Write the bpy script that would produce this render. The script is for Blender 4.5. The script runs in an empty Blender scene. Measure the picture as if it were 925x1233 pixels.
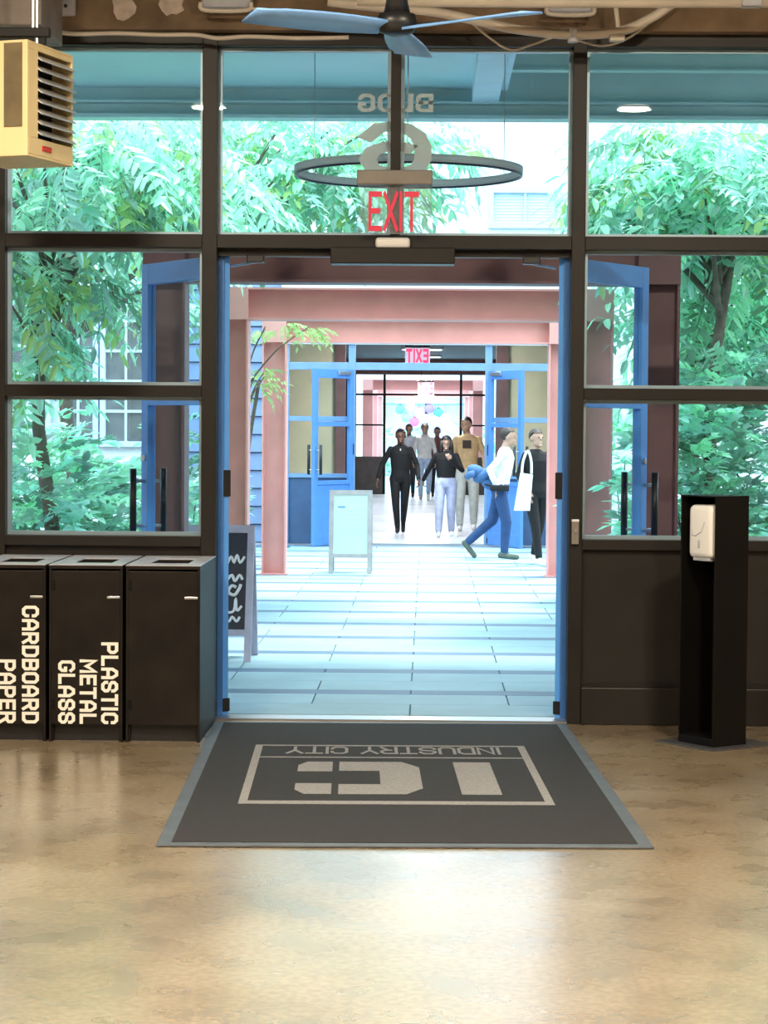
import bpy, bmesh, math, random
import numpy as np
from mathutils import Vector, Matrix, Euler
random.seed(7)
SC = bpy.context.scene
COL = SC.collection
R = math.radians
# ------------------------------------------------------------------ camera
F_PX, W_PX, H_PX = 2644.0, 925.0, 1233.0
EYE = Vector((0, 0, 1.55))
YAW, PITCH, ROLL = 0.0192, -0.0393, 0.0072
def _basis():
    f = Vector((-math.sin(YAW)*math.cos(PITCH), math.cos(YAW)*math.cos(PITCH), math.sin(PITCH)))
    r = Vector((math.cos(YAW), math.sin(YAW), 0)); u = r.cross(f)
    c, s = math.cos(ROLL), math.sin(ROLL)
    return f, c*r + s*u, -s*r + c*u
CF, CR, CU = _basis()
cam_data = bpy.data.cameras.new('camera')
cam_data.sensor_fit = 'VERTICAL'; cam_data.sensor_height = 36; cam_data.sensor_width = 27
cam_data.lens = F_PX/H_PX*36; cam_data.clip_end = 300
cam = bpy.data.objects.new('camera', cam_data); COL.objects.link(cam)
cam.matrix_world = Matrix(((CR.x, CU.x, -CF.x, EYE.x), (CR.y, CU.y, -CF.y, EYE.y), (CR.z, CU.z, -CF.z, EYE.z), (0, 0, 0, 1)))
SC.camera = cam
def at(px, py, Y):
    """world point seen at a pixel, on the plane at depth Y"""
    d = CF*F_PX + CR*(px - W_PX/2) + CU*(H_PX/2 - py)
    return EYE + d*(Y/d.y)
# ------------------------------------------------------------------ world, sun, exposure
world = bpy.data.worlds.new('sky'); SC.world = world; world.use_nodes = True
wn = world.node_tree.nodes
wn['Background'].inputs['Color'].default_value = (0.66, 0.88, 1.0, 1)
wn['Background'].inputs['Strength'].default_value = 5.4
sun_d = bpy.data.lights.new('sun', 'SUN'); sun_d.energy = 5.0; sun_d.angle = R(12); sun_d.color = (1.0, .96, .86)
sun = bpy.data.objects.new('sun', sun_d); COL.objects.link(sun)
sun.rotation_euler = (R(-14), R(16), 0)
sun['kind'] = 'structure'
SC.view_settings.view_transform = 'Standard'
SC.view_settings.look = 'None'
SC.view_settings.gamma = 1.0
SC.view_settings.use_curve_mapping = False
SC.view_settings.exposure = 0.0
SC.cycles.use_denoising = True
SC.cycles.max_bounces = 10
SC.cycles.transparent_max_bounces = 24
SC.cycles.sample_clamp_indirect = 6

# ------------------------------------------------------------------ materials
MATS = {}
def mat(name, col, rough=.5, metal=0.0, vary=0.0, scale=6.0, bump=0.0, bscale=40.0, emit=None, estr=0.0, spec=.5, transl=0.0, rnd=0.0, coat=0.0):
    if name in MATS: return MATS[name]
    m = bpy.data.materials.new(name); m.use_nodes = True
    nt = m.node_tree; N = nt.nodes; L = nt.links
    b = N['Principled BSDF']
    b.inputs['Base Color'].default_value = (*col, 1)
    b.inputs['Roughness'].default_value = rough
    b.inputs['Metallic'].default_value = metal
    b.inputs['Specular IOR Level'].default_value = spec
    if coat: b.inputs['Coat Weight'].default_value = coat; b.inputs['Coat Roughness'].default_value = .08
    tc = N.new('ShaderNodeTexCoord')
    colsock = None
    if vary:
        no = N.new('ShaderNodeTexNoise'); no.inputs['Scale'].default_value = scale; no.inputs['Detail'].default_value = 5
        L.new(tc.outputs['Object'], no.inputs['Vector'])
        ra = N.new('ShaderNodeValToRGB')
        ra.color_ramp.elements[0].position = .3; ra.color_ramp.elements[1].position = .7
        ra.color_ramp.elements[0].color = (*[c*(1-vary) for c in col], 1)
        ra.color_ramp.elements[1].color = (*[min(1, c*(1+vary)) for c in col], 1)
        L.new(no.outputs['Fac'], ra.inputs['Fac']); colsock = ra.outputs['Color']
    if rnd:
        oi = N.new('ShaderNodeObjectInfo')
        hs = N.new('ShaderNodeHueSaturation')
        mr = N.new('ShaderNodeMapRange'); mr.inputs['To Min'].default_value = 1-rnd; mr.inputs['To Max'].default_value = 1+rnd
        L.new(oi.outputs['Random'], mr.inputs['Value']); L.new(mr.outputs['Result'], hs.inputs['Value'])
        mh = N.new('ShaderNodeMapRange'); mh.inputs['To Min'].default_value = .5-rnd*.09; mh.inputs['To Max'].default_value = .5+rnd*.06
        mu = N.new('ShaderNodeMath'); mu.operation = 'MULTIPLY'; mu.inputs[1].default_value = 7.31
        fr = N.new('ShaderNodeMath'); fr.operation = 'FRACT'
        L.new(oi.outputs['Random'], mu.inputs[0]); L.new(mu.outputs[0], fr.inputs[0]); L.new(fr.outputs[0], mh.inputs['Value'])
        L.new(mh.outputs['Result'], hs.inputs['Hue'])
        if colsock: L.new(colsock, hs.inputs['Color'])
        else: hs.inputs['Color'].default_value = (*col, 1)
        colsock = hs.outputs['Color']
    if colsock: L.new(colsock, b.inputs['Base Color'])
    if bump:
        nb = N.new('ShaderNodeTexNoise'); nb.inputs['Scale'].default_value = bscale; nb.inputs['Detail'].default_value = 4
        L.new(tc.outputs['Object'], nb.inputs['Vector'])
        bp = N.new('ShaderNodeBump'); bp.inputs['Strength'].default_value = bump; bp.inputs['Distance'].default_value = .02
        L.new(nb.outputs['Fac'], bp.inputs['Height']); L.new(bp.outputs['Normal'], b.inputs['Normal'])
    if emit:
        b.inputs['Emission Color'].default_value = (*emit, 1); b.inputs['Emission Strength'].default_value = estr
    if transl:
        tr = N.new('ShaderNodeBsdfTranslucent')
        if colsock: L.new(colsock, tr.inputs['Color'])
        else: tr.inputs['Color'].default_value = (*col, 1)
        mx = N.new('ShaderNodeMixShader'); mx.inputs['Fac'].default_value = transl
        L.new(b.outputs[0], mx.inputs[1]); L.new(tr.outputs[0], mx.inputs[2])
        L.new(mx.outputs[0], N['Material Output'].inputs['Surface'])
    MATS[name] = m
    return m
def glass_mat(name, tint, ior=1.45, rough=0.0, haze=0.0):
    m = bpy.data.materials.new(name); m.use_nodes = True
    nt = m.node_tree; N = nt.nodes; L = nt.links; N.remove(N['Principled BSDF'])
    t = N.new('ShaderNodeBsdfTransparent'); t.inputs['Color'].default_value = (*tint, 1)
    g = N.new('ShaderNodeBsdfGlossy'); g.inputs['Roughness'].default_value = rough
    lw = N.new('ShaderNodeLayerWeight'); lw.inputs['Blend'].default_value = .5
    pw = N.new('ShaderNodeMath'); pw.operation = 'POWER'; pw.inputs[1].default_value = 5
    f = N.new('ShaderNodeMath'); f.operation = 'MULTIPLY_ADD'; f.inputs[1].default_value = .7; f.inputs[2].default_value = .012
    L.new(lw.outputs['Facing'], pw.inputs[0]); L.new(pw.outputs[0], f.inputs[0])
    mx = N.new('ShaderNodeMixShader')
    L.new(f.outputs[0], mx.inputs['Fac']); L.new(t.outputs[0], mx.inputs[1]); L.new(g.outputs[0], mx.inputs[2])
    out = mx.outputs[0]
    if haze:
        d = N.new('ShaderNodeBsdfDiffuse'); d.inputs['Color'].default_value = (.8, .85, .88, 1)
        m2 = N.new('ShaderNodeMixShader'); m2.inputs['Fac'].default_value = haze
        L.new(out, m2.inputs[1]); L.new(d.outputs[0], m2.inputs[2]); out = m2.outputs[0]
    L.new(out, N['Material Output'].inputs['Surface'])
    MATS[name] = m
    return m
def frost_mat():
    m = bpy.data.materials.new('frosted_vinyl'); m.use_nodes = True
    nt = m.node_tree; N = nt.nodes; L = nt.links; N.remove(N['Principled BSDF'])
    t = N.new('ShaderNodeBsdfTransparent'); t.inputs['Color'].default_value = (.9, .95, 1, 1)
    d = N.new('ShaderNodeBsdfDiffuse'); d.inputs['Color'].default_value = (.55, .54, .53, 1)
    r = N.new('ShaderNodeBsdfTranslucent'); r.inputs['Color'].default_value = (.25, .25, .25, 1)
    a = N.new('ShaderNodeAddShader'); L.new(d.outputs[0], a.inputs[0]); L.new(r.outputs[0], a.inputs[1])
    mx = N.new('ShaderNodeMixShader'); mx.inputs['Fac'].default_value = .88
    L.new(t.outputs[0], mx.inputs[1]); L.new(a.outputs[0], mx.inputs[2]); L.new(mx.outputs[0], N['Material Output'].inputs['Surface'])
    return m
GLASS = glass_mat('window_glass', (.93, .98, 1.0))
ACRYLIC = glass_mat('acrylic', (.9, .93, .95), haze=.12)
FROST = frost_mat()
BRONZE = mat('bronze_metal', (.017, .0145, .013), .42, .1, spec=.3, vary=.15, scale=3)
BRONZE_D = mat('bronze_panel', (.016, .0135, .012), .45, .0, spec=.3, vary=.25, scale=2, bump=.04, bscale=8)
BEAD_LIT = mat('daylit_bead', (.42, .46, .5), .4, .6)  # pale bead colour stands for the daylit edges of the frame reveals
BLUE = mat('blue_door_paint', (.11, .38, .95), .35, vary=.08, scale=4)
BLUE_D = mat('blue_frame_paint', (.055, .19, .55), .4, vary=.08)
BLUE_FAR = mat('blue_storefront_paint', (.17, .29, .47), .4, vary=.08)
NAVY = mat('navy_panel', (.05, .10, .20), .45, vary=.1)
BLACK = mat('black_plastic', (.012, .012, .013), .4)
BLACKM = mat('black_steel', (.004, .0035, .003), .5, .0, spec=.18, vary=.2, scale=3)
STEEL = mat('brushed_steel', (.55, .56, .58), .3, .9)
WHITE = mat('white_plastic', (.8, .8, .79), .35)
CREAM = mat('cream_enamel', (.82, .66, .36), .4, vary=.05, scale=3)
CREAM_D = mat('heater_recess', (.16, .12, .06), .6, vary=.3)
PINK = mat('red_oxide_steel', (.74, .34, .31), .5, vary=.1, scale=2.5, bump=.02)
PINK_SHADED = mat('red_oxide_steel_shaded', (.20, .095, .105), .5, vary=.1, scale=2.5, bump=.02)  # red oxide steel with the canopy's shade put into its colour
TEAL = mat('teal_steel', (.46, .66, .66), .5, vary=.08, scale=2)
TEAL_L = mat('teal_soffit', (.56, .82, .87), .45, vary=.06, scale=1.5)
TEAL_B = mat('pale_blue_steel', (.60, .78, .92), .5, vary=.06)
RED = mat('exit_red', (.62, .02, .06), .4, emit=(1, .03, .10), estr=.22)
REDP = mat('red_print', (.6, .06, .05), .5)
BINM = mat('bin_black_plywood', (.011, .008, .006), .5, spec=.22, vary=.4, scale=5, bump=.05, bscale=12)
BINTOP = mat('bin_top_metal', (.62, .61, .66), .3, .2, vary=.2, scale=4)
LETTER = mat('white_paint_letters', (.88, .85, .78), .5)
MATF = mat('mat_pile', (.021, .0195, .020), .85, vary=.3, scale=90, bump=.5, bscale=260)
MATE = mat('mat_rubber_edge', (.09, .105, .125), .5, vary=.2, scale=8)
MATW = mat('mat_print', (.27, .265, .265), .85, vary=.18, scale=60, bump=.4, bscale=260)
WOOD = mat('pale_board_wood', (.36, .34, .34), .6, vary=.15, scale=10)
WBOARD = mat('white_board', (.50, .60, .57), .3)
CHALK = mat('chalkboard', (.020, .028, .045), .5, vary=.25, scale=4)
CHALKW = mat('chalk_writing', (.8, .85, .9), .8)
FANB = mat('fan_blue_blade', (.20, .42, .84), .4, vary=.05)
PIPE = mat('cream_pipe', (.62, .55, .47), .5, vary=.1, scale=5)
GREYB = mat('grey_box', (.45, .46, .52), .5, vary=.1)
HOUS = mat('sign_housing', (.22, .20, .18), .45, .1, vary=.1)
TAN = mat('tan_wall', (.62, .50, .30), .6, vary=.12, scale=2)
DARKWALL = mat('dark_hall', (.06, .05, .05), .6, vary=.2)
DARKRED = mat('maroon_wall', (.16, .07, .06), .6, vary=.2)
PAVE = mat('pale_paver', (.26, .42, .50), .55, vary=.08, scale=3, rnd=.05, bump=.03)
PAVE_SHADE = mat('paver_shade_band', (.07, .14, .24), .5, vary=.08, scale=3, rnd=.05)  # shade bands across the walk, put into a darker paver colour
JOINT = mat('paver_bed', (.16, .23, .28), .9)
BRICKM = mat('brown_brick', (.30, .20, .16), .8, vary=.25, scale=9, bump=.1)
WALLW = mat('white_painted_wall', (.80, .84, .86), .7, vary=.05, scale=2)
SIDING = mat('blue_siding', (.16, .24, .40), .6, vary=.12, scale=3)
WFRAME = mat('pale_blue_window_frame', (.55, .72, .85), .5)
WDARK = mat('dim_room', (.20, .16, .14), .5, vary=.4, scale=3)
SOIL = mat('soil', (.07, .05, .035), .95, vary=.3, bump=.4, bscale=20)
BARK = mat('bark', (.16, .12, .10), .9, vary=.3, scale=14, bump=.5, bscale=40)
LEAF_A = mat('long_leaf', (.42, .72, .58), .38, rnd=.5, transl=.42)
LEAF_B = mat('mint_leaf', (.41, .75, .58), .38, rnd=.5, transl=.42)
LEAF_C = mat('shrub_leaf', (.42, .74, .61), .36, rnd=.55, transl=.36)
LEAF_Y = mat('bright_leaf', (.42, .62, .24), .45, rnd=.25, transl=.4)
def floor_material():
    m = bpy.data.materials.new('polished_concrete'); m.use_nodes = True
    nt = m.node_tree; N = nt.nodes; L = nt.links; b = N['Principled BSDF']
    tc = N.new('ShaderNodeTexCoord')
    n1 = N.new('ShaderNodeTexNoise'); n1.inputs['Scale'].default_value = 1.1; n1.inputs['Detail'].default_value = 4; n1.inputs['Distortion'].default_value = .2
    n2 = N.new('ShaderNodeTexNoise'); n2.inputs['Scale'].default_value = 38; n2.inputs['Detail'].default_value = 3
    n3 = N.new('ShaderNodeTexNoise'); n3.inputs['Scale'].default_value = 4.5; n3.inputs['Detail'].default_value = 2.5
    for n in (n1, n2, n3): L.new(tc.outputs['Object'], n.inputs['Vector'])
    r1 = N.new('ShaderNodeValToRGB')
    e = r1.color_ramp.elements
    e[0].position = .32; e[0].color = (.23, .165, .095, 1)
    e[1].position = .80; e[1].color = (.47, .39, .28, 1)
    e2 = r1.color_ramp.elements.new(.5); e2.color = (.35, .265, .165, 1)
    mixn = N.new('ShaderNodeMath'); mixn.operation = 'MULTIPLY_ADD'; mixn.inputs[1].default_value = .3
    sub = N.new('ShaderNodeMath'); sub.operation = 'MULTIPLY_ADD'; sub.inputs[1].default_value = .8; sub.inputs[2].default_value = -.08
    L.new(n1.outputs['Fac'], sub.inputs[0]); L.new(n3.outputs['Fac'], mixn.inputs[0]); L.new(sub.outputs[0], mixn.inputs[2])
    L.new(mixn.outputs[0], r1.inputs['Fac'])
    r2 = N.new('ShaderNodeValToRGB'); r2.color_ramp.elements[0].position = .35; r2.color_ramp.elements[1].position = .65
    r2.color_ramp.elements[0].color = (.80, .80, .80, 1); r2.color_ramp.elements[1].color = (1.08, 1.08, 1.08, 1)
    L.new(n2.outputs['Fac'], r2.inputs['Fac'])
    mm = N.new('ShaderNodeMix'); mm.data_type = 'RGBA'; mm.blend_type = 'MULTIPLY'; mm.inputs['Factor'].default_value = 1
    L.new(r1.outputs['Color'], mm.inputs['A']); L.new(r2.outputs['Color'], mm.inputs['B'])
    L.new(mm.outputs['Result'], b.inputs['Base Color'])
    mr = N.new('ShaderNodeMapRange'); mr.inputs['From Min'].default_value = .3; mr.inputs['From Max'].default_value = .7
    mr.inputs['To Min'].default_value = .24; mr.inputs['To Max'].default_value = .34
    L.new(n3.outputs['Fac'], mr.inputs['Value']); L.new(mr.outputs['Result'], b.inputs['Roughness'])
    b.inputs['Specular IOR Level'].default_value = .6
    b.inputs['Coat Weight'].default_value = 1.0; b.inputs['Coat Roughness'].default_value = .24; b.inputs['Coat IOR'].default_value = 1.6
    return m
FLOORM = floor_material()
CONC = mat('rough_concrete', (.17, .115, .07), .85, vary=.45, scale=3.5, bump=.5, bscale=9)
PLASTER = mat('plaster_patch', (.5, .42, .36), .8, vary=.2, scale=20)
ROOMW = mat('warm_wall', (.55, .48, .40), .8, vary=.06)

# ------------------------------------------------------------------ mesh helpers
class MB:
    def __init__(s): s.v = []; s.f = []
    def add(s, vs, fs):
        o = len(s.v); s.v += [tuple(v) for v in vs]; s.f += [tuple(i+o for i in f) for f in fs]; return s
    def box(s, x0, x1, y0, y1, z0, z1):
        vs = [(x, y, z) for z in (z0, z1) for y in (y0, y1) for x in (x0, x1)]
        return s.add(vs, [(0, 2, 3, 1), (4, 5, 7, 6), (0, 1, 5, 4), (2, 6, 7, 3), (0, 4, 6, 2), (1, 3, 7, 5)])
    def bbox(s, x0, x1, y0, y1, z0, z1, b=.004):
        bm = bmesh.new(); bmesh.ops.create_cube(bm, size=1)
        for v in bm.verts: v.co = ((x0+x1)/2 + v.co.x*(x1-x0), (y0+y1)/2 + v.co.y*(y1-y0), (z0+z1)/2 + v.co.z*(z1-z0))
        bmesh.ops.bevel(bm, geom=bm.edges[:], offset=b, segments=2 if b < .01 else 4, profile=.5, affect='EDGES')
        bm.verts.index_update()
        s.add([v.co for v in bm.verts], [[v.index for v in f.verts] for f in bm.faces]); bm.free(); return s
    def prism(s, pts, a, b, axis='z'):
        n = len(pts)
        def w(p, t): return {'z': (p[0], p[1], t), 'y': (p[0], t, p[1]), 'x': (t, p[0], p[1])}[axis]
        vs = [w(p, a) for p in pts] + [w(p, b) for p in pts]
        fs = [tuple(range(n))[::-1], tuple(range(n, 2*n))] + [(i, (i+1) % n, (i+1) % n + n, i+n) for i in range(n)]
        return s.add(vs, fs)
    def tube(s, pts, rad, n=8, cap=True):
        pts = [Vector(p) for p in pts]; rad = rad if isinstance(rad, (list, tuple)) else [rad]*len(pts)
        vs = []; fs = []; prev = None
        for i, p in enumerate(pts):
            t = (pts[min(i+1, len(pts)-1)] - pts[max(i-1, 0)]).normalized()
            if prev is None:
                a = Vector((0, 0, 1)) if abs(t.z) < .9 else Vector((1, 0, 0)); x = t.cross(a).normalized()
            else: x = (prev - t*prev.dot(t)).normalized()
            prev = x; y = t.cross(x)
            vs += [p + (x*math.cos(k*2*math.pi/n) + y*math.sin(k*2*math.pi/n))*rad[i] for k in range(n)]
        for i in range(len(pts)-1):
            fs += [(i*n+k, i*n+(k+1) % n, (i+1)*n+(k+1) % n, (i+1)*n+k) for k in range(n)]
        if cap: fs += [tuple(range(n))[::-1], tuple(range((len(pts)-1)*n, len(pts)*n))]
        return s.add(vs, fs)
    def lathe(s, prof, n=24, c=(0, 0, 0)):
        vs = []; fs = []
        for r, z in prof: vs += [(c[0]+r*math.cos(k*2*math.pi/n), c[1]+r*math.sin(k*2*math.pi/n), c[2]+z) for k in range(n)]
        for i in range(len(prof)-1): fs += [(i*n+k, i*n+(k+1) % n, (i+1)*n+(k+1) % n, (i+1)*n+k) for k in range(n)]
        fs += [tuple(range(n))[::-1], tuple(range((len(prof)-1)*n, len(prof)*n))]
        return s.add(vs, fs)
    def ell(s, c, r, nu=14, nv=9, rot=None):
        vs = []; fs = []
        for j in range(nv+1):
            ph = math.pi*j/nv
            for i in range(nu):
                th = 2*math.pi*i/nu
                p = Vector((r[0]*math.sin(ph)*math.cos(th), r[1]*math.sin(ph)*math.sin(th), r[2]*math.cos(ph)))
                if rot: p = rot @ p
                vs.append(p + Vector(c))
        for j in range(nv): fs += [(j*nu+i, (j+1)*nu+i, (j+1)*nu+(i+1) % nu, j*nu+(i+1) % nu) for i in range(nu)]
        return s.add(vs, fs)
    def mesh(s, name, m, smooth=False, org=(0, 0, 0)):
        me = bpy.data.meshes.new(name)
        me.from_pydata([(v[0]-org[0], v[1]-org[1], v[2]-org[2]) for v in s.v], [], s.f)
        me.validate(); me.update()
        bm = bmesh.new(); bm.from_mesh(me); bmesh.ops.recalc_face_normals(bm, faces=bm.faces); bm.to_mesh(me); bm.free()
        if m: me.materials.append(m)
        if smooth:
            for p in me.polygons: p.use_smooth = True
        return me
    def build(s, name, m, parent=None, smooth=False, local=False, label=None):
        """world-space vertices unless local; children become relative to their parent's origin"""
        org = (0, 0, 0) if (local or parent is None) else world_org(parent)
        o = bpy.data.objects.new(name, s.mesh(name, m, smooth, org)); COL.objects.link(o)
        if parent is not None: o.parent = parent
        if label: o['label'] = label
        return o
def world_org(o):
    v = Vector((0, 0, 0))
    while o is not None: v += Vector(o.location); o = o.parent
    return v
def mb(): return MB()
def box(*a): return MB().box(*a)
def bbox(*a, **k): return MB().bbox(*a, **k)
def empty(name, loc=(0, 0, 0), rz=0):
    o = bpy.data.objects.new(name, None); COL.objects.link(o); o.location = loc; o.rotation_euler = (0, 0, rz); o.empty_display_size = .1
    return o
def tag(o, label, cat, group=None):
    o['label'] = label; o['category'] = cat
    if group: o['group'] = group
    return o
def thing(name, label, cat, loc=(0, 0, 0), rz=0, group=None): return tag(empty(name, loc, rz), label, cat, group)
def struct(o, label=None):
    o['kind'] = 'structure'
    if label: o['label'] = label
    return o
def link_copy(name, me, parent, loc, rot=(0, 0, 0), sc=1.0):
    o = bpy.data.objects.new(name, me); COL.objects.link(o); o.parent = parent
    o.location = loc; o.rotation_euler = rot; o.scale = (sc, sc, sc) if not isinstance(sc, tuple) else sc
    return o

# ------------------------------------------------------------------ stroke lettering
GLY = {
 'A': (4, [[(0, 0), (0, 4.2), (1.2, 6), (2.8, 6), (4, 4.2), (4, 0)], [(0, 2.3), (4, 2.3)]]),
 'B': (4, [[(0, 0), (0, 6), (3, 6), (4, 5.2), (4, 3.8), (3.2, 3.1), (4, 2.4), (4, .8), (3, 0), (0, 0)], [(0, 3.1), (3.2, 3.1)]]),
 'C': (4, [[(4, 4.3), (4, 5), (3, 6), (1, 6), (0, 5), (0, 1), (1, 0), (3, 0), (4, 1), (4, 1.7)]]),
 'D': (4, [[(0, 0), (0, 6), (2.9, 6), (4, 4.9), (4, 1.1), (2.9, 0), (0, 0)]]),
 'E': (3.6, [[(3.6, 0), (0, 0), (0, 6), (3.6, 6)], [(0, 3.1), (3.1, 3.1)]]),
 'G': (4, [[(4, 4.9), (3, 6), (1, 6), (0, 5), (0, 1), (1, 0), (3, 0), (4, 1), (4, 2.5), (2.9, 2.5)]]),
 'I': (0.2, [[(0, 0), (0, 6)]]),
 'L': (3.4, [[(0, 6), (0, 0), (3.4, 0)]]),
 'M': (5, [[(0, 0), (0, 6), (2.5, 2.2), (5, 6), (5, 0)]]),
 'N': (4, [[(0, 0), (0, 6), (4, 0), (4, 6)]]),
 'O': (4, [[(1, 0), (0, 1), (0, 5), (1, 6), (3, 6), (4, 5), (4, 1), (3, 0), (1, 0)]]),
 'P': (4, [[(0, 0), (0, 6), (3, 6), (4, 5), (4, 3.5), (3, 2.6), (1.5, 2.6)]]),
 'R': (4, [[(0, 0), (0, 6), (3, 6), (4, 5), (4, 3.6), (3, 2.8), (1.5, 2.8)], [(2.3, 2.6), (4, 0)]]),
 'S': (4, [[(4, 4.4), (4, 5), (3, 6), (1, 6), (0, 5), (0, 4), (.9, 3.2), (3.1, 2.8), (4, 2), (4, 1), (3, 0), (1, 0), (0, 1), (0, 1.6)]]),
 'T': (4, [[(0, 6), (4, 6)], [(2, 6), (2, 0)]]),
 'U': (4, [[(0, 6), (0, 1), (1, 0), (3, 0), (4, 1), (4, 6)]]),
 'X': (4, [[(0, 0), (4, 6)], [(0, 6), (4, 0)]]),
 'Y': (4, [[(0, 6), (2, 3), (4, 6)], [(2, 3), (2, 0)]]),
 '6': (4, [[(3.9, 4.7), (3.2, 5.7), (2.2, 6), (1.2, 5.7), (.4, 4.8), (0, 3.4), (0, 1.7), (.4, .6), (1.4, 0), (2.6, 0), (3.6, .6), (4, 1.7), (3.6, 2.8), (2.6, 3.4), (1.6, 3.4), (1.2, 3.2)]]),
}
def text_width(t, h, sw):
    k = (h-sw)/6
    return sum(GLY[c][0]*k + sw + sw*.55 if c != ' ' else 3*k for c in t) - sw*.55
def stroke_text(t, h, sw, put, depth=.003, xk=1.0, front=0.0):
    """letters as thin mitred slabs; put(x, y, d) maps text plane + depth to 3-D"""
    m = MB(); k = (h-sw)/6; x = sw/2
    for c in t:
        if c == ' ': x += 3*k*xk; continue
        w, lines = GLY[c]
        for li, ln in enumerate(lines):
            pts = [Vector((x + p[0]*k*xk, sw/2 + p[1]*k)) for p in ln]
            closed = (pts[0]-pts[-1]).length < 1e-6
            if closed: pts = pts[:-1]
            n = len(pts); ring_ = []
            if not closed:
                pts[0] = pts[0] - (pts[1]-pts[0]).normalized()*sw*.5; pts[-1] = pts[-1] + (pts[-1]-pts[-2]).normalized()*sw*.5
            for i in range(n):
                d1 = (pts[i]-pts[i-1]).normalized() if (i or closed) else (pts[1]-pts[0]).normalized()
                d2 = (pts[(i+1) % n]-pts[i]).normalized() if (i < n-1 or closed) else d1
                n1, n2 = Vector((-d1.y, d1.x)), Vector((-d2.y, d2.x)); b = (n1+n2).normalized()
                q = b*(sw/2)/max(.5, b.dot(n1))
                ring_.append((pts[i]-q, pts[i]+q))
            dz = front + depth*.12*li
            vs = []
            for a, b in ring_: vs += [put(a.x, a.y, front-.0005), put(b.x, b.y, front-.0005), put(b.x, b.y, dz+depth), put(a.x, a.y, dz+depth)]
            fs = []
            for i in range(n if closed else n-1):
                a = i*4; b = ((i+1) % n)*4
                fs += [(a+q, a+(q+1) % 4, b+(q+1) % 4, b+q) for q in range(4)]
            if not closed: fs += [(0, 1, 2, 3), ((n-1)*4+3, (n-1)*4+2, (n-1)*4+1, (n-1)*4)]
            m.add(vs, fs)
        x += w*k*xk + sw + sw*.55
    return m

# ================================================================== STRUCTURE
YF = 11.5                    # street-door glazing line
XL, XR = -1.098, .743        # door opening
# floor inside
struct(box(-6, 6, -5, 11.46, -.2, 0).build('floor', FLOORM), 'polished tan concrete floor of the hall')
struct(box(-6.2, -6, -5, 11.6, 0, 4.9).build('wall_left', ROOMW)); struct(box(6, 6.2, -5, 11.6, 0, 4.9).build('wall_right', ROOMW))
struct(box(-6.2, 6.2, -5.2, -5, 0, 4.9).build('wall_back', ROOMW))
struct(box(-6.2, 6.2, -5.2, 11.6, 4.9, 5.1).build('ceiling', mat('dark_ceiling', (.10, .08, .06), .8, vary=.3)))
# glazed front wall
wf = struct(empty('wall_front', (0, YF, 0)), 'bronze framed glazed storefront wall with rough concrete beam above')
mb().box(-6, 6, 11.34, 11.62, 3.575, 4.9).build('concrete_beam', CONC, wf, label='rough brown concrete beam over the glazing')
box(-6, 6, 11.64, 12.0, 4.2, 8.5).build('outer_wall', BRICKM, wf)
Y0, Y1 = 11.43, 11.57
MULL = [(-6, -5.2), (-4.33, -4.25), (-3.3, -3.23), (-2.285, -2.203), (-1.176, XL), (XR, .814), (1.84, 1.915), (2.94, 3.02), (4.04, 4.12), (5.14, 6)]
for a, b in MULL: bbox(a, b, Y0, Y1, 0, 3.575, b=.004).build('mullion', BRONZE, wf)
bbox(-.199, -.147, Y0+.01, Y1, 2.537, 3.515, b=.003).build('mullion', BRONZE, wf)
for a, b in zip(MULL[:-1], MULL[1:]):
    x0, x1 = a[1], b[0]
    bbox(x0, x1, Y0, Y1, 3.51, 3.575, b=.003).build('head_rail', BRONZE, wf)
    bbox(x0, x1, Y0, Y1, 2.467, 2.537, b=.003).build('transom_rail', BRONZE, wf)
    if x0 == XL: continue
    bbox(x0, x1, Y0, Y1, 1.692, 1.752, b=.003).build('middle_rail', BRONZE, wf)
    bbox(x0, x1, Y0, Y1, .912, .966, b=.003).build('sill_rail', BRONZE, wf)
    bbox(x0, x1, Y0-.02, Y1, 0, .195, b=.006).build('kick_rail', BRONZE, wf)
    bbox(x0, x1, 11.47, Y1, .195, .912, b=.002).build('lower_panel', BRONZE_D, wf)
    mb().box(x0, x1, 11.455, 11.47, .195, .215).build('panel_bead', BRONZE, wf)
box(XL, XR, 11.44, 11.6, -.02, .012).build('threshold', STEEL, wf)
# closer housing over the doors and the jambs
p0, p1 = at(398, 312, 11.4), at(548, 312, 11.4)
bbox(p0.x, p1.x, 11.37, 11.52, 2.385, 2.470, b=.006).build('closer_housing', BRONZE, wf)
box(XL, XR, 11.5, 11.56, 2.43, 2.468).build('door_head', BRONZE, wf)
box(XL, XL+.028, 11.55, 11.61, .0, 2.455).build('door_jamb', BLUE_D, wf); box(XR-.028, XR, 11.55, 11.61, 0, 2.455).build('door_jamb', BLUE_D, wf)
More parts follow.
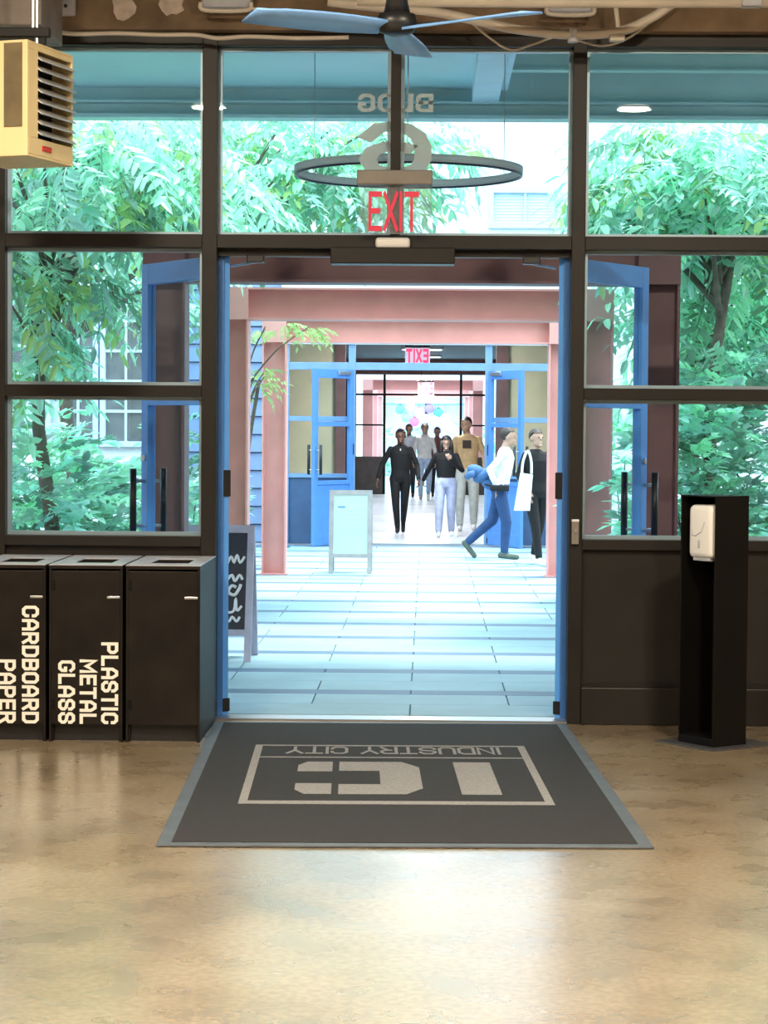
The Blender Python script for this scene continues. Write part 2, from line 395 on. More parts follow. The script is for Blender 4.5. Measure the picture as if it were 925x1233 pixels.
# windows
WN = [0]
def window(x0, x1, z0, z1, label):
    WN[0] += 1
    w = struct(empty('window_%d' % WN[0], ((x0+x1)/2, YF, z0)), label)
    box(x0, x1, 11.497, 11.503, z0, z1).build('pane', GLASS, w)
    t = .018
    box(x0, x1, 11.505, 11.545, z0, z0+t).build('daylit_bead', BEAD_LIT, w); box(x0, x1, 11.505, 11.545, z1-t, z1).build('daylit_bead', BEAD_LIT, w)
    box(x0, x0+t, 11.505, 11.545, z0+t, z1-t).build('daylit_bead', BEAD_LIT, w); box(x1-t, x1, 11.505, 11.545, z0+t, z1-t).build('daylit_bead', BEAD_LIT, w)
    return w
for a, b in zip(MULL[:-1], MULL[1:]):
    x0, x1 = a[1], b[0]
    if x0 == XL:
        window(x0, -.199, 2.537, 3.51, 'clear transom pane over the left door'); window(-.147, x1, 2.537, 3.51, 'clear transom pane over the right door'); continue
    window(x0, x1, 2.537, 3.51, 'tall clear transom pane'); window(x0, x1, 1.752, 2.467, 'clear middle pane'); window(x0, x1, .966, 1.692, 'clear lower pane')

# ---------------- door leaves
DN = [0]
def door_leaf(hx, hy, z0, ang, ext, wid, hgt, paint, label, closer=True, pull=True):
    """hinge at (hx,hy); leaf runs along local +x; ext = +1/-1 is the local y side that faces the courtyard"""
    DN[0] += 1
    d = struct(empty('door_%d' % DN[0], (hx, hy, z0), R(ang)), label)
    t = .026; sw = .075; zb = .012; g0 = .37*hgt; gm = .69*hgt
    bbox(0, sw, -t, t, zb, hgt, b=.003).build('stile', paint, d, local=True)
    bbox(wid-sw, wid, -t, t, zb, hgt, b=.003).build('stile', paint, d, local=True)
    bbox(sw, wid-sw, -t, t, hgt-.115, hgt, b=.003).build('top_rail', paint, d, local=True)
    bbox(sw, wid-sw, -t, t, gm-.03, gm+.03, b=.003).build('middle_rail', paint, d, local=True)
    bbox(sw, wid-sw, -t, t, g0-.05, g0, b=.003).build('lock_rail', paint, d, local=True)
    bbox(sw, wid-sw, -t, t, zb, zb+.16, b=.003).build('bottom_rail', paint, d, local=True)
    bbox(sw, wid-sw, -t*.5, t*.5, zb+.16, g0-.05, b=.002).build('kick_panel', paint, d, local=True)
    box(sw, wid-sw, -.004, .004, g0, gm-.03).build('pane', GLASS, d, local=True)
    box(sw, wid-sw, -.004, .004, gm+.03, hgt-.115).build('pane', GLASS, d, local=True)
    if pull:
        for s in (ext, -ext):
            xh = wid - sw*.5 + (.0 if s == ext else 0)
            h = mb().tube([(xh, s*(t+.07), .92), (xh, s*(t+.07), 1.30)], .019, 10).build('pull_handle', BLACK, d, smooth=True, local=True, label='black tubular pull handle')
            for z in (.98, 1.23): mb().tube([(xh, s*t, z), (xh, s*(t+.07), z)], .009, 8).build('bracket', STEEL, h, local=True)
    mb().lathe([(.018, -.004), (.018, .004), (.012, .008)], 12).build('lock_cylinder', STEEL, d, local=True).matrix_local = Matrix.Translation((wid-sw*.5, ext*(t+.004), 1.36)) @ Matrix.Rotation(R(90), 4, 'X')
    bbox(-.008, .012, -t-.006, t+.006, 1.17, 1.31, b=.003).build('hinge', BLACK, d, local=True, label='black pivot hinge')
    bbox(-.008, .012, -t-.006, t+.006, .03, .10, b=.003).build('hinge', BLACK, d, local=True)
    if closer:
        c = bbox(.10, .36, -ext*t-.03 if ext > 0 else t, -ext*t if ext > 0 else t+.03, hgt-.07, hgt-.02, b=.003).build('closer_body', STEEL, d, local=True)
    return d
door_leaf(XL+.034, 11.575, 0, 125, 1, .90, 2.44, BLUE, 'blue glazed door leaf swung open beside the recycling bins')
door_leaf(XR-.034, 11.575, 0, 56, -1, .90, 2.44, BLUE, 'blue glazed door leaf swung open beside the sanitizer stand')
for s, x in ((1, 308), (-1, 640)):
    p = at(x, 311, 11.5)
    br = bbox(p.x-.045, p.x+.045, 11.46, 11.54, 2.395, 2.435, b=.006).build('closer_bracket', BLACK, wf)
    q = at(x - s*28, 315, 11.7)
    mb().tube([(p.x, 11.5, 2.40), (q.x, 11.62, 2.385)], .007, 6).build('closer_arm', STEEL, br)

# ---------------- canopy outside over the door
cp = thing('steel_canopy', 'teal painted steel canopy with edge beam over the entrance doors', 'canopy', (0, 12.4, 3.4))
ZS = 3.86; YC = 15.2
xb = at(598, 100, 12.6).x
box(-6, xb-.09, 11.6, YC-.02, ZS, ZS+.05).build('soffit_panel', TEAL_L, cp)
box(xb+.09, 6, 11.6, YC-.02, ZS+.13, ZS+.18).build('soffit_panel', TEAL, cp)
bm_ = mb().box(-6, 6, YC-.02, YC+.01, 3.675, ZS+.3).box(-6, 6, YC-.1, YC+.08, 3.65, 3.675).box(-6, 6, YC-.12, YC+.0, 3.75, 3.765)
bm_.build('edge_beam', TEAL, cp)
box(xb-.09, xb+.09, 11.64, YC-.06, ZS-.10, ZS+.2).build('outrigger_beam', TEAL_B, cp)
for yy in (13.6, 14.4):
    mb().box(xb+.09, 6, yy-.05, yy+.05, ZS+.0, ZS+.012).box(xb+.09, 6, yy-.008, yy+.008, ZS+.012, ZS+.13).build('cross_beam', TEAL, cp)
box(xb+.11, xb+.15, 11.7, YC-.1, ZS-.02, ZS+.1).build('edge_angle', TEAL_B, cp)

# ---------------- courtyard ground
gr = struct(box(-14, 14, 11.6, 28.6, -.25, -.03).build('ground', SOIL), 'planted courtyard soil')
struct(box(-13.3, -13, 12, 28.7, 0, 5.5).build('wall_skyblock_left', BRICKM), 'unseen brown brick wall added to block sky reflections'); struct(box(13, 13.3, 12, 28.7, 0, 5.5).build('wall_skyblock_right', BRICKM), 'unseen brown brick wall added to block sky reflections')  # unseen walls added to keep sky glare off the door-leaf glass
pav = struct(box(-2.35, 2.2, 11.6, 28.6, -.03, -.012).build('pavement', JOINT), 'pale paver walk across the courtyard')
PW = 1.10
def paver_mesh(dy, m): return bbox(-PW/2+.003, PW/2-.003, -dy/2+.003, dy/2-.003, -.012, .0, b=.004).mesh('paver', m)
me_l, me_d = paver_mesh(.45, PAVE), paver_mesh(.20, PAVE_SHADE)
rows = []; y = 11.62
k = 0
yy = 11.73
while yy < 28.6-1.1:
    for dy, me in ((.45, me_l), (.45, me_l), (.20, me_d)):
        k += 1
        for j in range(-2, 3):
            x = -.08 + j*PW + (PW/2 if k % 2 else 0)
            if x-PW/2 < -2.4 or x+PW/2 > 2.3: continue
            link_copy('paver', me, pav, (x, yy+dy/2, 0))
        yy += dy
struct(box(-14, 14, 49.9, 72, -.2, 0).build('ground_rear', PAVE), 'pale paving of the second courtyard')

# ---------------- steel portals
def portal(Y, xa=-1.70, xb=1.50, zb=2.40, zt=2.66, label='', group=None, PINK=PINK):
    t = thing('steel_portal', label, 'portal frame', ((xa+xb)/2, Y, 0), 0, group)
    w = .25; e = .016; d = .13
    for x0, nm in ((xa, 0), (xb-w, 1)):
        c = mb().box(x0, x0+e, Y-d, Y+d, 0, zb).box(x0+w-e, x0+w, Y-d, Y+d, 0, zb).box(x0+e, x0+w-e, Y-.012, Y+.012, 0, zb)
        c.build('column', PINK, t)
        box(x0-.02, x0+w+.02, Y-d-.02, Y+d+.02, -.0, .015).build('base_plate', PINK, t)
        box(x0, x0+w, Y-d-.02, Y-d, zb, zt).build('end_plate', PINK, t)
    mb().box(xa, xb, Y-d, Y+d, zb, zb+e).box(xa, xb, Y-d, Y+d, zt-e, zt).box(xa, xb, Y-.01, Y+.01, zb+e, zt-e).build('beam', PINK, t)
    return t
portal(13.25, label='red oxide steel portal frame with canopy shade painted on, close outside the open doors', PINK=PINK_SHADED)
portal(17.9, label='red oxide steel portal frame in the middle of the courtyard')
portal(22.75, label='red oxide steel portal frame behind the white sandwich board')
portal(53.0, -1.55, 1.35, label='red oxide steel portal frame in the second courtyard')
portal(58.0, -1.55, 1.35, label='red oxide steel portal frame carrying the wide white pendant')
portal(64.4, -1.55, 1.35, label='red oxide steel portal frame carrying the paper lanterns')

# ---------------- second building
YB = 28.7
wb = struct(empty('wall_far', (0, YB, 0)), 'storefront and painted wall of the building across the courtyard')
XA, XB = -.935, .757
def fx(px): return at(px, 500, YB).x
def fz(py): return at(500, py, YB).z
box(-14, -2.75, YB, YB+.3, 0, .95).build('wall_base', WALLW, wb)
box(-14, 14, YB, YB+.3, 3.55, 9).build('upper_wall', WALLW, wb)
box(1.72, 14, YB, YB+.3, 0, 3.55).build('side_wall', WALLW, wb)
# siding boards left of the storefront
box(-3.15, -1.86, YB+.05, YB+.3, 0, 3.55).build('siding_backing', NAVY, wb)
for i in range(15):
    z = .02 + i*.235
    mb().prism([(YB+.05, z), (YB-.005, z), (YB+.03, z+.222), (YB+.05, z+.222)], -3.15, -1.86, 'x').build('siding_board', SIDING, wb)
box(-14, -3.15, YB+.08, YB+.3, .95, 3.55).build('window_wall', WALLW, wb)
def mull_window(x0, x1, z0, z1, nx, nz, Y, lab, blinds=0):
    WN[0] += 1
    w = struct(empty('window_%d' % WN[0], ((x0+x1)/2, Y, z0)), lab)
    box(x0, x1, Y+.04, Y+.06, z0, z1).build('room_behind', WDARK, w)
    box(x0, x1, Y+.0, Y+.006, z0, z1).build('pane', GLASS, w)
    f = .07
    for a in ((x0-f, x0, z0-f, z1+f), (x1, x1+f, z0-f, z1+f), (x0, x1, z0-f, z0), (x0, x1, z1, z1+f)):
        box(a[0], a[1], Y-.05, Y+.04, a[2], a[3]).build('window_frame', WFRAME, w)
    for i in range(1, nx): box(x0+(x1-x0)*i/nx-.016, x0+(x1-x0)*i/nx+.016, Y-.03, Y-.002, z0, z1).build('muntin', WFRAME, w)
    for i in range(1, nz):
        z = z0+(z1-z0)*i/nz; box(x0, x1, Y-.028, Y-.003, z-.018, z+.018).build('muntin', WFRAME, w)
    for i in range(blinds):
        z = z0+(z1-z0)*(i+.5)/blinds; mb().prism([(Y+.012, z-.02), (Y+.016, z-.024), (Y+.034, z+.014), (Y+.03, z+.018)], x0, x1, 'x').build('blind_slat', WALLW, w)
    return w
def px_win(xa, xb_, ya, yb, nx, nz, lab, blinds=0):
    return mull_window(fx(xa), fx(xb_), fz(yb), fz(ya), nx, nz, YB-.02 if blinds else YB+.02, lab, blinds)
px_win(127, 176, 352, 534, 2, 5, 'tall white-muntin window nearest the blue siding')
px_win(76, 112, 352, 534, 2, 5, 'tall white-muntin window behind the left tree')
px_win(10, 55, 352, 520, 2, 5, 'tall white-muntin window at the far end of the painted wall')
px_win(592, 668, 232, 268, 2, 1, 'upper window with white slatted blind', 10)
px_win(270, 345, 235, 262, 2, 2, 'upper window above the siding')
px_win(730, 800, 200, 262, 2, 2, 'upper window behind the right tree')
box(-1.9, 1.75, YB-.1, YB+.1, fz(415), 3.6).build('fascia', WALLW, wb)
# storefront frame
for (xa, xc, za, zc) in ((-1.86, -1.80, 0, fz(415)), (XA-.09, XA, 0, fz(415)), (XB, XB+.09, 0, fz(415)), (1.62, 1.72, 0, fz(415))):
    bbox(xa, xc, YB-.06, YB+.06, za, zc, b=.004).build('mullion', BLUE_FAR, wb)
bbox(-1.80, 1.62, YB-.055, YB+.055, fz(446), fz(437), b=.004).build('header', BLUE_FAR, wb)
for (xa, xc) in ((-1.80, XA-.09), (XB+.09, 1.62)):
    bbox(xa, xc, YB-.05, YB+.05, fz(508), fz(502), b=.003).build('middle_rail', BLUE_FAR, wb)
    bbox(xa, xc, YB-.05, YB+.05, fz(576), fz(571), b=.003).build('sill_rail', BLUE_FAR, wb)
    box(xa, xc, YB-.02, YB+.03, 0, fz(576)).build('lower_panel', NAVY, wb)
    box(xa, xc, YB-.004, YB+.004, fz(571), fz(508)).build('pane', GLASS, wb); box(xa, xc, YB-.004, YB+.004, fz(502), fz(446)).build('pane', GLASS, wb)
for (xa, xc) in ((-1.80, XA-.09), (XA, XB), (XB+.09, 1.62)): box(xa, xc, YB-.004, YB+.004, fz(437), fz(415)).build('transom_pane', GLASS, wb)
box(XA, XB, YB-.1, YB+.1, -.01, .014).build('threshold', STEEL, wb)
BLUE_L = mat('blue_far_door_paint', (.085, .23, .56), .4, vary=.08)
door_leaf(XA-.04, YB-.1, 0, 236, -1, .84, 2.27, BLUE_L, 'blue glazed door leaf open behind the white sandwich board', pull=True)
door_leaf(XB+.06, YB-.1, 0, 298, 1, .84, 2.27, BLUE_L, 'blue glazed door leaf open behind the walking woman in white')
# hall behind
struct(box(-5, 5, 28.75, 49.9, -.2, 0).build('floor_hall', mat('pale_hall_floor', (.62, .64, .66), .25, vary=.1, scale=1))) 
struct(box(-5, 5, 29.0, 49.7, 3.05, 3.2).build('ceiling_hall', DARKWALL))
struct(box(-5.2, -5, 29, 49.7, 0, 3.2).build('wall_hall_left', DARKRED)); struct(box(5, 5.2, 29, 49.7, 0, 3.2).build('wall_hall_right', DARKRED))
struct(box(-3.4, -1.30, 31.2, 31.35, 0, 2.9).build('trim_1', TAN)); struct(box(1.15, 3.4, 31.2, 31.35, 0, 2.9).build('trim_2', TAN))
struct(box(-1.30, -1.16, 31.15, 31.4, 0, 3.0).build('trim_3', DARKRED)); struct(box(.98, 1.15, 31.15, 31.4, 0, 3.0).build('trim_4', DARKRED))
# far end of the hall
YE = 49.6
we = struct(empty('wall_end', (0, YE, 0)), 'black framed glazing at the far end of the hall')
def ex(px): return at(px, 500, YE).x
def ez(py): return at(500, py, YE).z
for a, b in ((-5, -2.45), (ex(429)-.75, ex(429)), (ex(461.5), ex(464.5)), (ex(553.5), ex(556.5)), (ex(584), ex(586)), (1.9, 5)): bbox(a, b, YE-.05, YE+.05, 0, 2.7, b=.003).build('mullion', BLACKM, we)
for a, b in ((ex(429), ex(461.5)), (ex(464.5), ex(553.5)), (ex(556.5), ex(584))):
    bbox(a, b, YE-.05, YE+.05, ez(476.5), ez(474), b=.003).build('header', BLACKM, we)
    box(a, b, YE-.004, YE+.004, ez(474), 2.7).build('transom_pane', GLASS, we)
    if b-a < 1.5:
        bbox(a, b, YE-.05, YE+.05, ez(513), ez(511), b=.003).build('middle_rail', BLACKM, we)
        box(a, b, YE-.03, YE+.03, 0, ez(550)).build('lower_panel', DARKWALL, we)
        box(a, b, YE-.004, YE+.004, ez(550), ez(513)).build('pane', GLASS, we); box(a, b, YE-.004, YE+.004, ez(511), ez(476.5)).build('pane', GLASS, we)
box(-5, 5, YE-.06, YE+.06, 2.7, 5).build('lintel', DARKRED, we)
# third building behind the second courtyard
w3 = struct(empty('wall_rear', (0, 70, 0)), 'pale building closing the second courtyard')
box(-14, -1.6, 70, 70.3, 0, 9).build('side_wall', WALLW, w3); box(1.5, 14, 70, 70.3, 0, 9).build('side_wall', WALLW, w3); box(-1.6, 1.5, 70, 70.3, 2.7, 9).build('upper_wall', WALLW, w3)
box(-1.6, 1.5, 70.4, 70.5, 0, 2.7).build('inner_wall', mat('lilac_wall', (.55, .55, .8), .6), w3)
for x in (-1.6, -.05, 1.42): box(x, x+.08, 69.95, 70.1, 0, 2.7).build('mullion', BLACKM, w3)
box(-1.6, 1.5, 69.95, 70.1, 2.2, 2.28).build('header', BLUE_FAR, w3)
# ================================================================== INTERIOR THINGS
# ---------------- pendant lamps of the hall (two rows over the floor)
LAMP_E = mat('lamp_diffuser', (1, .9, .75), .5, emit=(1, .84, .62), estr=14)
def pendant(x, y, z, label, power):
    t = thing('pendant_lamp', label, 'lamp', (x, y, z), 0, 'pendant lamps over the hall floor')
    mb().lathe([(.10, 0), (.155, .0), (.15, .04), (.06, .12), (.02, .14)], 24).build('lamp_shade', BLACKM, t, True, True)
    mb().lathe([(.001, -.012), (.13, -.012), (.14, .0), (.001, .002)], 24).build('diffuser', LAMP_E, t, True, True)
    mb().tube([(0, 0, .14), (0, 0, 4.9-z)], .006, 6).build('cord', BLACK, t, False, True)
    ld = bpy.data.lights.new('lamp_light', 'AREA'); ld.shape = 'DISK'; ld.size = .3; ld.energy = power; ld.color = (1.0, .85, .64)
    lo = bpy.data.objects.new('lamp_light', ld); COL.objects.link(lo); lo.parent = t; lo.location = (0, 0, -.03)
LAMPW = 275
for i, yy in enumerate((3.0, 6.6)):
    for x, nm in ((-2.0, 'left'), (1.85, 'right')):
        pendant(x, yy, 4.45, 'black pendant lamp with glowing disc, %s row, %s from the storefront' % (nm, ('second', 'first')[i]), LAMPW)

# ---------------- recycling bins
def bin_unit(x0, x1, words, label):
    ya, yb, zt = 10.62, 11.40, .865
    t = thing('recycling_bin', label, 'bin', ((x0+x1)/2, (ya+yb)/2, 0), 0, 'row of black recycling bins under the window')
    e = .018
    mb().box(x0, x0+e, ya+.02, yb, 0, zt-.02).box(x1-e, x1, ya+.02, yb, 0, zt-.02).box(x0+e, x1-e, yb-e, yb, .06, zt-.02).box(x0+e, x1-e, ya+.06, yb-e, .07, .09).build('body', BINM, t)
    d = bbox(x0+.012, x1-.012, ya-.002, ya+.018, .085, zt-.03, b=.003).build('door', BINM, t)
    bbox(x0, x0+.012, ya, ya+.02, 0, zt-.02, b=.001).build('front_post', BINM, t); bbox(x1-.012, x1, ya, ya+.02, 0, zt-.02, b=.001).build('front_post', BINM, t)
    box(x0+.012, x1-.012, ya+.05, ya+.06, .0, .085).build('kick_board', BLACK, t)
    bbox(x1-.075, x1-.012, ya-.008, ya-.001, .70, .712, b=.002).build('latch', STEEL, d)
    for z in (.16, .74): bbox(x0+.012, x0+.03, ya-.006, ya-.001, z, z+.05, b=.001).build('hinge', BLACKM, d)
    # top with a slot
    hx0, hx1, hy0, hy1 = x0+.10, x1-.075, ya+.16, ya+.50
    z0, z1 = zt-.02, zt-.004
    mb().box(x0, hx0, ya-.003, yb, z0, z1).box(hx1, x1, ya-.003, yb, z0, z1).box(hx0, hx1, ya-.003, hy0, z0, z1).box(hx0, hx1, hy1, yb, z0, z1).build('top_core', BINM, t)
    z0, z1 = zt-.004, zt
    tp = mb().box(x0, hx0, ya-.005, yb, z0, z1).box(hx1, x1, ya-.005, yb, z0, z1).box(hx0, hx1, ya-.005, hy0, z0, z1).box(hx0, hx1, hy1, yb, z0, z1)
    tp = tp.build('top', BINTOP, t, label='pale metal top with a dark square slot')
    box(hx0-.03, hx1+.03, hy0-.03, hy1+.1, z0-.42, z0-.41).build('slot_shade_sheet', BLACK, tp)  # black sheet under the slot stands in for the shade inside
    if words:
        m = MB()
        for (w, xbase, h) in words:
            sw = h*.195
            # reading downward: text x -> -z, text up -> +x ; ends aligned at z=.105
            L_ = text_width(w, h, sw)*.93
            ztop = .088 + L_
            s = stroke_text(w, h, sw, lambda a, b, c, ztop=ztop, xbase=xbase: (xbase+b, ya-.002-c, ztop-a*.93), .002)
            m.add(s.v, s.f)
        m.build('lettering', LETTER, t, label='white painted capital letters running downward')
    return t
bin_unit(-1.455, -1.094, None, 'plain black recycling bin without lettering beside the blue door')
bin_unit(-1.830, -1.472, [('PLASTIC', -1.575, .083), ('METAL', -1.680, .083), ('GLASS', -1.785, .083)], 'black recycling bin lettered PLASTIC METAL GLASS')
bin_unit(-2.205, -1.847, [('CARDBOARD', -1.962, .083), ('PAPER', -2.075, .083)], 'black recycling bin lettered CARDBOARD PAPER')

# ---------------- entrance mat
MC, MA = (-.122, 9.68, 0), R(1.9)
mt = thing('entrance_mat', 'charcoal entrance mat with grey frame and letters in front of the doors', 'mat', MC, MA)
bbox(-.915, .915, -1.675, 1.675, .001, .010, b=.003).build('rubber_edge', MATE, mt, local=True, label='grey rubber border')
bbox(-.862, .862, -1.625, 1.622, .008, .013, b=.002).build('pile', MATF, mt, local=True)
zz0, zz1 = .0125, .0142
fr = MB(); fx0, fx1, fy0, fy1, fw = -.66, .63, -.815, .83, .035
fr.box(fx0, fx1, fy0, fy0+.075, zz0, zz1).box(fx0, fx0+fw, fy0+.075, fy1, zz0, zz1).box(fx1-fw, fx1, fy0+.075, fy1, zz0, zz1)
fr.box(fx0+fw, fx1-fw, .43, .455, zz0, zz1).box(fx0+fw, fx1-fw, fy1-.03, fy1, zz0, zz1)
fr.build('printed_frame', MATW, mt, local=True)
lg = MB()
lg.box(.263, .431, -.57, .305, zz0, zz1)
cy = -.135; hh = .437
outer_r = [(-.08, .305), (.02, .305), (.104, .12), (.104, -.39), (.02, -.57), (-.09, -.57)]
lg.prism([(-.255, .305), (.03, .305), (.104, .15), (-.075, .15), (-.075, .05), (-.255, .05)], zz0, zz1)
lg.prism([(-.255, -.57), (.03, -.57), (.104, -.42), (-.075, -.42), (-.075, -.32), (-.255, -.32)], zz0, zz1)
lg.prism([(-.075, .15), (.104, .15), (.104, -.42), (-.075, -.42)], zz0, zz1)
lg.prism([(-.285, .305), (-.40, .305), (-.44, .2), (-.44, .03), (-.285, .03)], zz0, zz1)
lg.prism([(-.285, -.57), (-.40, -.57), (-.44, -.46), (-.44, -.30), (-.285, -.30)], zz0, zz1)
lg.build('printed_letters', MATW, mt, local=True, label='large stencilled IC letters, upside down from inside')
tw = text_width('INDUSTRY CITY', .22, .028)
sx = 1.012/tw
s = stroke_text('INDUSTRY CITY', .22, .028, lambda a, b, c: (.503-a*sx, .775-b, zz0+c), .0017)
s.build('printed_words', MATW, mt, local=True, label='small INDUSTRY CITY lettering, upside down from inside')

# ---------------- sanitizer stand
st = thing('sanitizer_stand', 'tall black steel channel stand on a flat base plate by the right panel', 'stand', (1.43, 10.78, 0), R(35))
bbox(-.21, .21, -.21, .21, 0, .008, b=.003).build('base_plate', mat('grey_steel_plate', (.12, .12, .13), .4, .6), st, local=True)
bbox(-.143, .073, -.142, -.134, .008, 1.222, b=.002).build('front_flange', BLACKM, st, local=True)
bbox(-.143, .073, .102, .110, .008, 1.222, b=.002).build('back_flange', BLACKM, st, local=True)
bbox(.065, .073, -.134, .102, .008, 1.222, b=.002).build('web_plate', BLACKM, st, local=True)
bbox(-.143, .065, -.134, .102, 1.215, 1.222, b=.002).build('top_plate', BLACKM, st, local=True)
bbox(-.143, .065, -.134, .102, .008, .045, b=.002).build('foot_plate', BLACKM, st, local=True)
ds = thing('sanitizer_dispenser', 'white automatic hand sanitizer dispenser mounted in the black stand', 'dispenser', (1.43, 10.78, .915), R(35))
bbox(-.135, .064, -.105, .07, 0, .262, b=.03).build('shell', WHITE, ds, True, True)
mb().tube([(-.1355, -.055, .18), (-.1358, -.03, .13), (-.1355, .01, .11), (-.135, .04, .115)], .0025, 6).build('seam_line', GREYB, ds, local=True)
bbox(-.137, -.134, -.022, -.008, .05, .09, b=.001).build('sensor_mark', GREYB, ds, local=True)
bbox(-.12, .04, -.075, .045, -.012, .004, b=.004).build('nozzle_plate', GREYB, ds, local=True)

# ---------------- unit heater
ht = thing('unit_heater', 'cream enamel unit heater with dark louvres hung under the beam', 'heater', (-1.734, 9.5, 2.705), R(72.8))
hw, hd, hz = .44, .34, .498
bbox(0, .012, 0, hd, 0, hz, b=.003).build('side_panel', CREAM, ht, local=True)
bbox(hw-.012, hw, .0, hd, 0, hz, b=.003).build('side_panel', CREAM, ht, local=True)
bbox(.012, hw-.012, 0, hd, hz-.012, hz, b=.003).build('top_panel', CREAM, ht, local=True)
bbox(.012, hw-.012, 0, hd, 0, .012, b=.003).build('bottom_panel', CREAM, ht, local=True)
bbox(.012, hw-.012, hd-.012, hd, .012, hz-.012, b=.003).build('back_panel', CREAM, ht, local=True)
bbox(.012, hw-.012, 0, .012, .012, .085, b=.002).build('face_rail', CREAM, ht, local=True); bbox(.012, hw-.012, 0, .012, hz-.035, hz-.012, b=.002).build('face_rail', CREAM, ht, local=True)
bbox(.012, .10, 0, .012, .085, hz-.035, b=.002).build('face_rail', CREAM, ht, local=True)
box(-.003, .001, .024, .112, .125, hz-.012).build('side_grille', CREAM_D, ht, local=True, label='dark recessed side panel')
box(.10, hw-.012, .10, .11, .085, hz-.035).build('coil', mat('heater_coil', (.02, .02, .02), .5, .3), ht, local=True, label='dark heating coil')
LOUV = mat('louvre_metal', (.62, .62, .60), .35, .4)
for i in range(8):
    z = .105 + i*.046
    mb().prism([(-.022, z-.004), (-.018, z-.008), (.012, z+.012), (.05, z+.03), (.05, z+.036), (.010, z+.018)], .098, hw-.008, 'x').build('louvre', LOUV, ht, local=True)
rl = stroke_text('MARK', .026, .006, lambda a, b, c: (.14+a, -.001-c, .035+b), .002) if False else MB().bbox(.135, .225, -.003, .0, .035, .058, b=.004)
rl.build('red_badge', REDP, ht, local=True, label='small red maker badge')
hb = thing('heater_bracket', 'black steel bracket and rods carrying the cream heater', 'bracket', (-1.85, 9.6, 3.2))
bbox(-2.15, -1.66, 9.62, 9.66, 3.235, 3.275, b=.003).build('arm', BLACKM, hb); bbox(-2.15, -1.72, 9.86, 9.90, 3.235, 3.275, b=.003).build('arm', BLACKM, hb)
for (x, y) in ((-1.72, 9.64), (-2.0, 9.64), (-1.78, 9.88), (-2.0, 9.88)): mb().tube([(x, y, 3.2), (x, y, 4.9)], .008, 6).build('rod', STEEL, hb)
q0, q1 = at(-20, 30, 10.4), at(50, -25, 10.4)
tag(bbox(q0.x, q1.x, 10.4, 11.0, q0.z, q1.z+.5, b=.01).build('ceiling_duct', mat('duct_grey', (.22, .18, .16), .6, vary=.2)), 'grey sheet metal duct box above the heater', 'duct')

# ---------------- ceiling fan
fh = Vector((-.135, 9.0, 3.18))
fn = thing('ceiling_fan', 'three-bladed ceiling fan with pale blue blades and black motor', 'fan', fh)
mb().lathe([(.03, .045), (.075, .04), (.085, .0), (.07, -.03), (.03, -.045)], 24).build('motor', BLACK, fn, True, True)
mb().lathe([(.055, .045), (.035, .14), (.03, .2)], 20).build('canopy_cone', BLACK, fn, True, True)
mb().tube([(0, 0, .15), (0, 0, 1.72)], .016, 10).build('down_rod', BLACK, fn, True, True)
def blade_mesh():
    m = MB(); n = 10; top = []; 
    for i in range(n+1):
        t = i/n; x = .06 + .58*t
        wl = .055 + .035*math.sin(min(t*1.6, 1)*math.pi/2); wr = wl if t < .9 else wl*.85
        tilt = R(16 - 8*t)
        for sgn, w_ in ((-1, wl), (1, wr)):
            top.append((x, sgn*w_*math.cos(tilt), sgn*w_*math.sin(tilt) - .0 + .006)); top.append((x, sgn*w_*math.cos(tilt), sgn*w_*math.sin(tilt) - .004))
    m.v = top
    for i in range(n):
        a = i*4; b = a+4
        m.f += [(a, a+2, b+2, b), (a+1, b+1, b+3, a+3), (a, b, b+1, a+1), (a+2, a+3, b+3, b+2)]
    m.f += [(0, 1, 3, 2), (n*4, n*4+2, n*4+3, n*4+1)]
    return m.mesh('blade', FANB, True)
bme = blade_mesh()
for a in (85, 206, 327): link_copy('blade', bme, fn, (0, 0, -.015), (0, 0, R(a)))

# ---------------- exit sign, sensor, decals
def ysign(px, py, Y=11.36): return at(px, py, Y)
a, b = ysign(430, 223), ysign(521, 206)
es = thing('exit_sign', 'edge-lit clear exit sign with red letters over the doors', 'exit sign', (at(475, 223, 11.36).x, 11.36, 2.55))
bbox(a.x, b.x, 11.31, 11.42, a.z, b.z, b=.006).build('housing', HOUS, es, label='grey brown metal housing')
c, d = ysign(432, 282), ysign(520, 223)
box(c.x, d.x, 11.345, 11.355, c.z, d.z).build('panel', ACRYLIC, es)
lh = (ysign(475, 231).z - ysign(475, 279).z); tw = text_width('EXIT', lh, .036); ww = ysign(508, 250).x - ysign(444, 250).x; zb_ = ysign(475, 279).z; x0_ = ysign(444, 250).x
stroke_text('EXIT', lh, .028, lambda p, q, r: (x0_+p*ww/tw, 11.342-r, zb_+q), .003).build('lettering', RED, es, label='red EXIT letters')
a, b = ysign(452, 299, 11.4), ysign(494, 286, 11.4)
tag(bbox(a.x, b.x, 11.385, 11.432, a.z, b.z, b=.018).build('motion_sensor', WHITE, None, True), 'white rounded motion sensor on the rail under the exit sign', 'sensor')
dc = thing('building_decal', 'frosted BLDG 6 vinyl lettering on the transom, reversed from inside', 'decal', (at(475, 180, 11.51).x, 11.506, 2.9))
a, b = at(431, 135, 11.51), at(522, 113, 11.51); h_ = b.z-a.z; tw = text_width('BLDG', h_, .019)
stroke_text('BLDG', h_, .019, lambda p, q, r: (b.x-p*(b.x-a.x)/tw, 11.5045+r, a.z+q), .002).build('letters', FROST, dc)
a6, b6 = at(432, 214, 11.51), at(520, 146, 11.51); h6 = b6.z-a6.z; tw6 = text_width('6', h6, .05)
stroke_text('6', h6, .05, lambda p, q, r: (b6.x-p*(b6.x-a6.x)/tw6, 11.5045+r, a6.z+q), .002).build('numeral', FROST, dc)
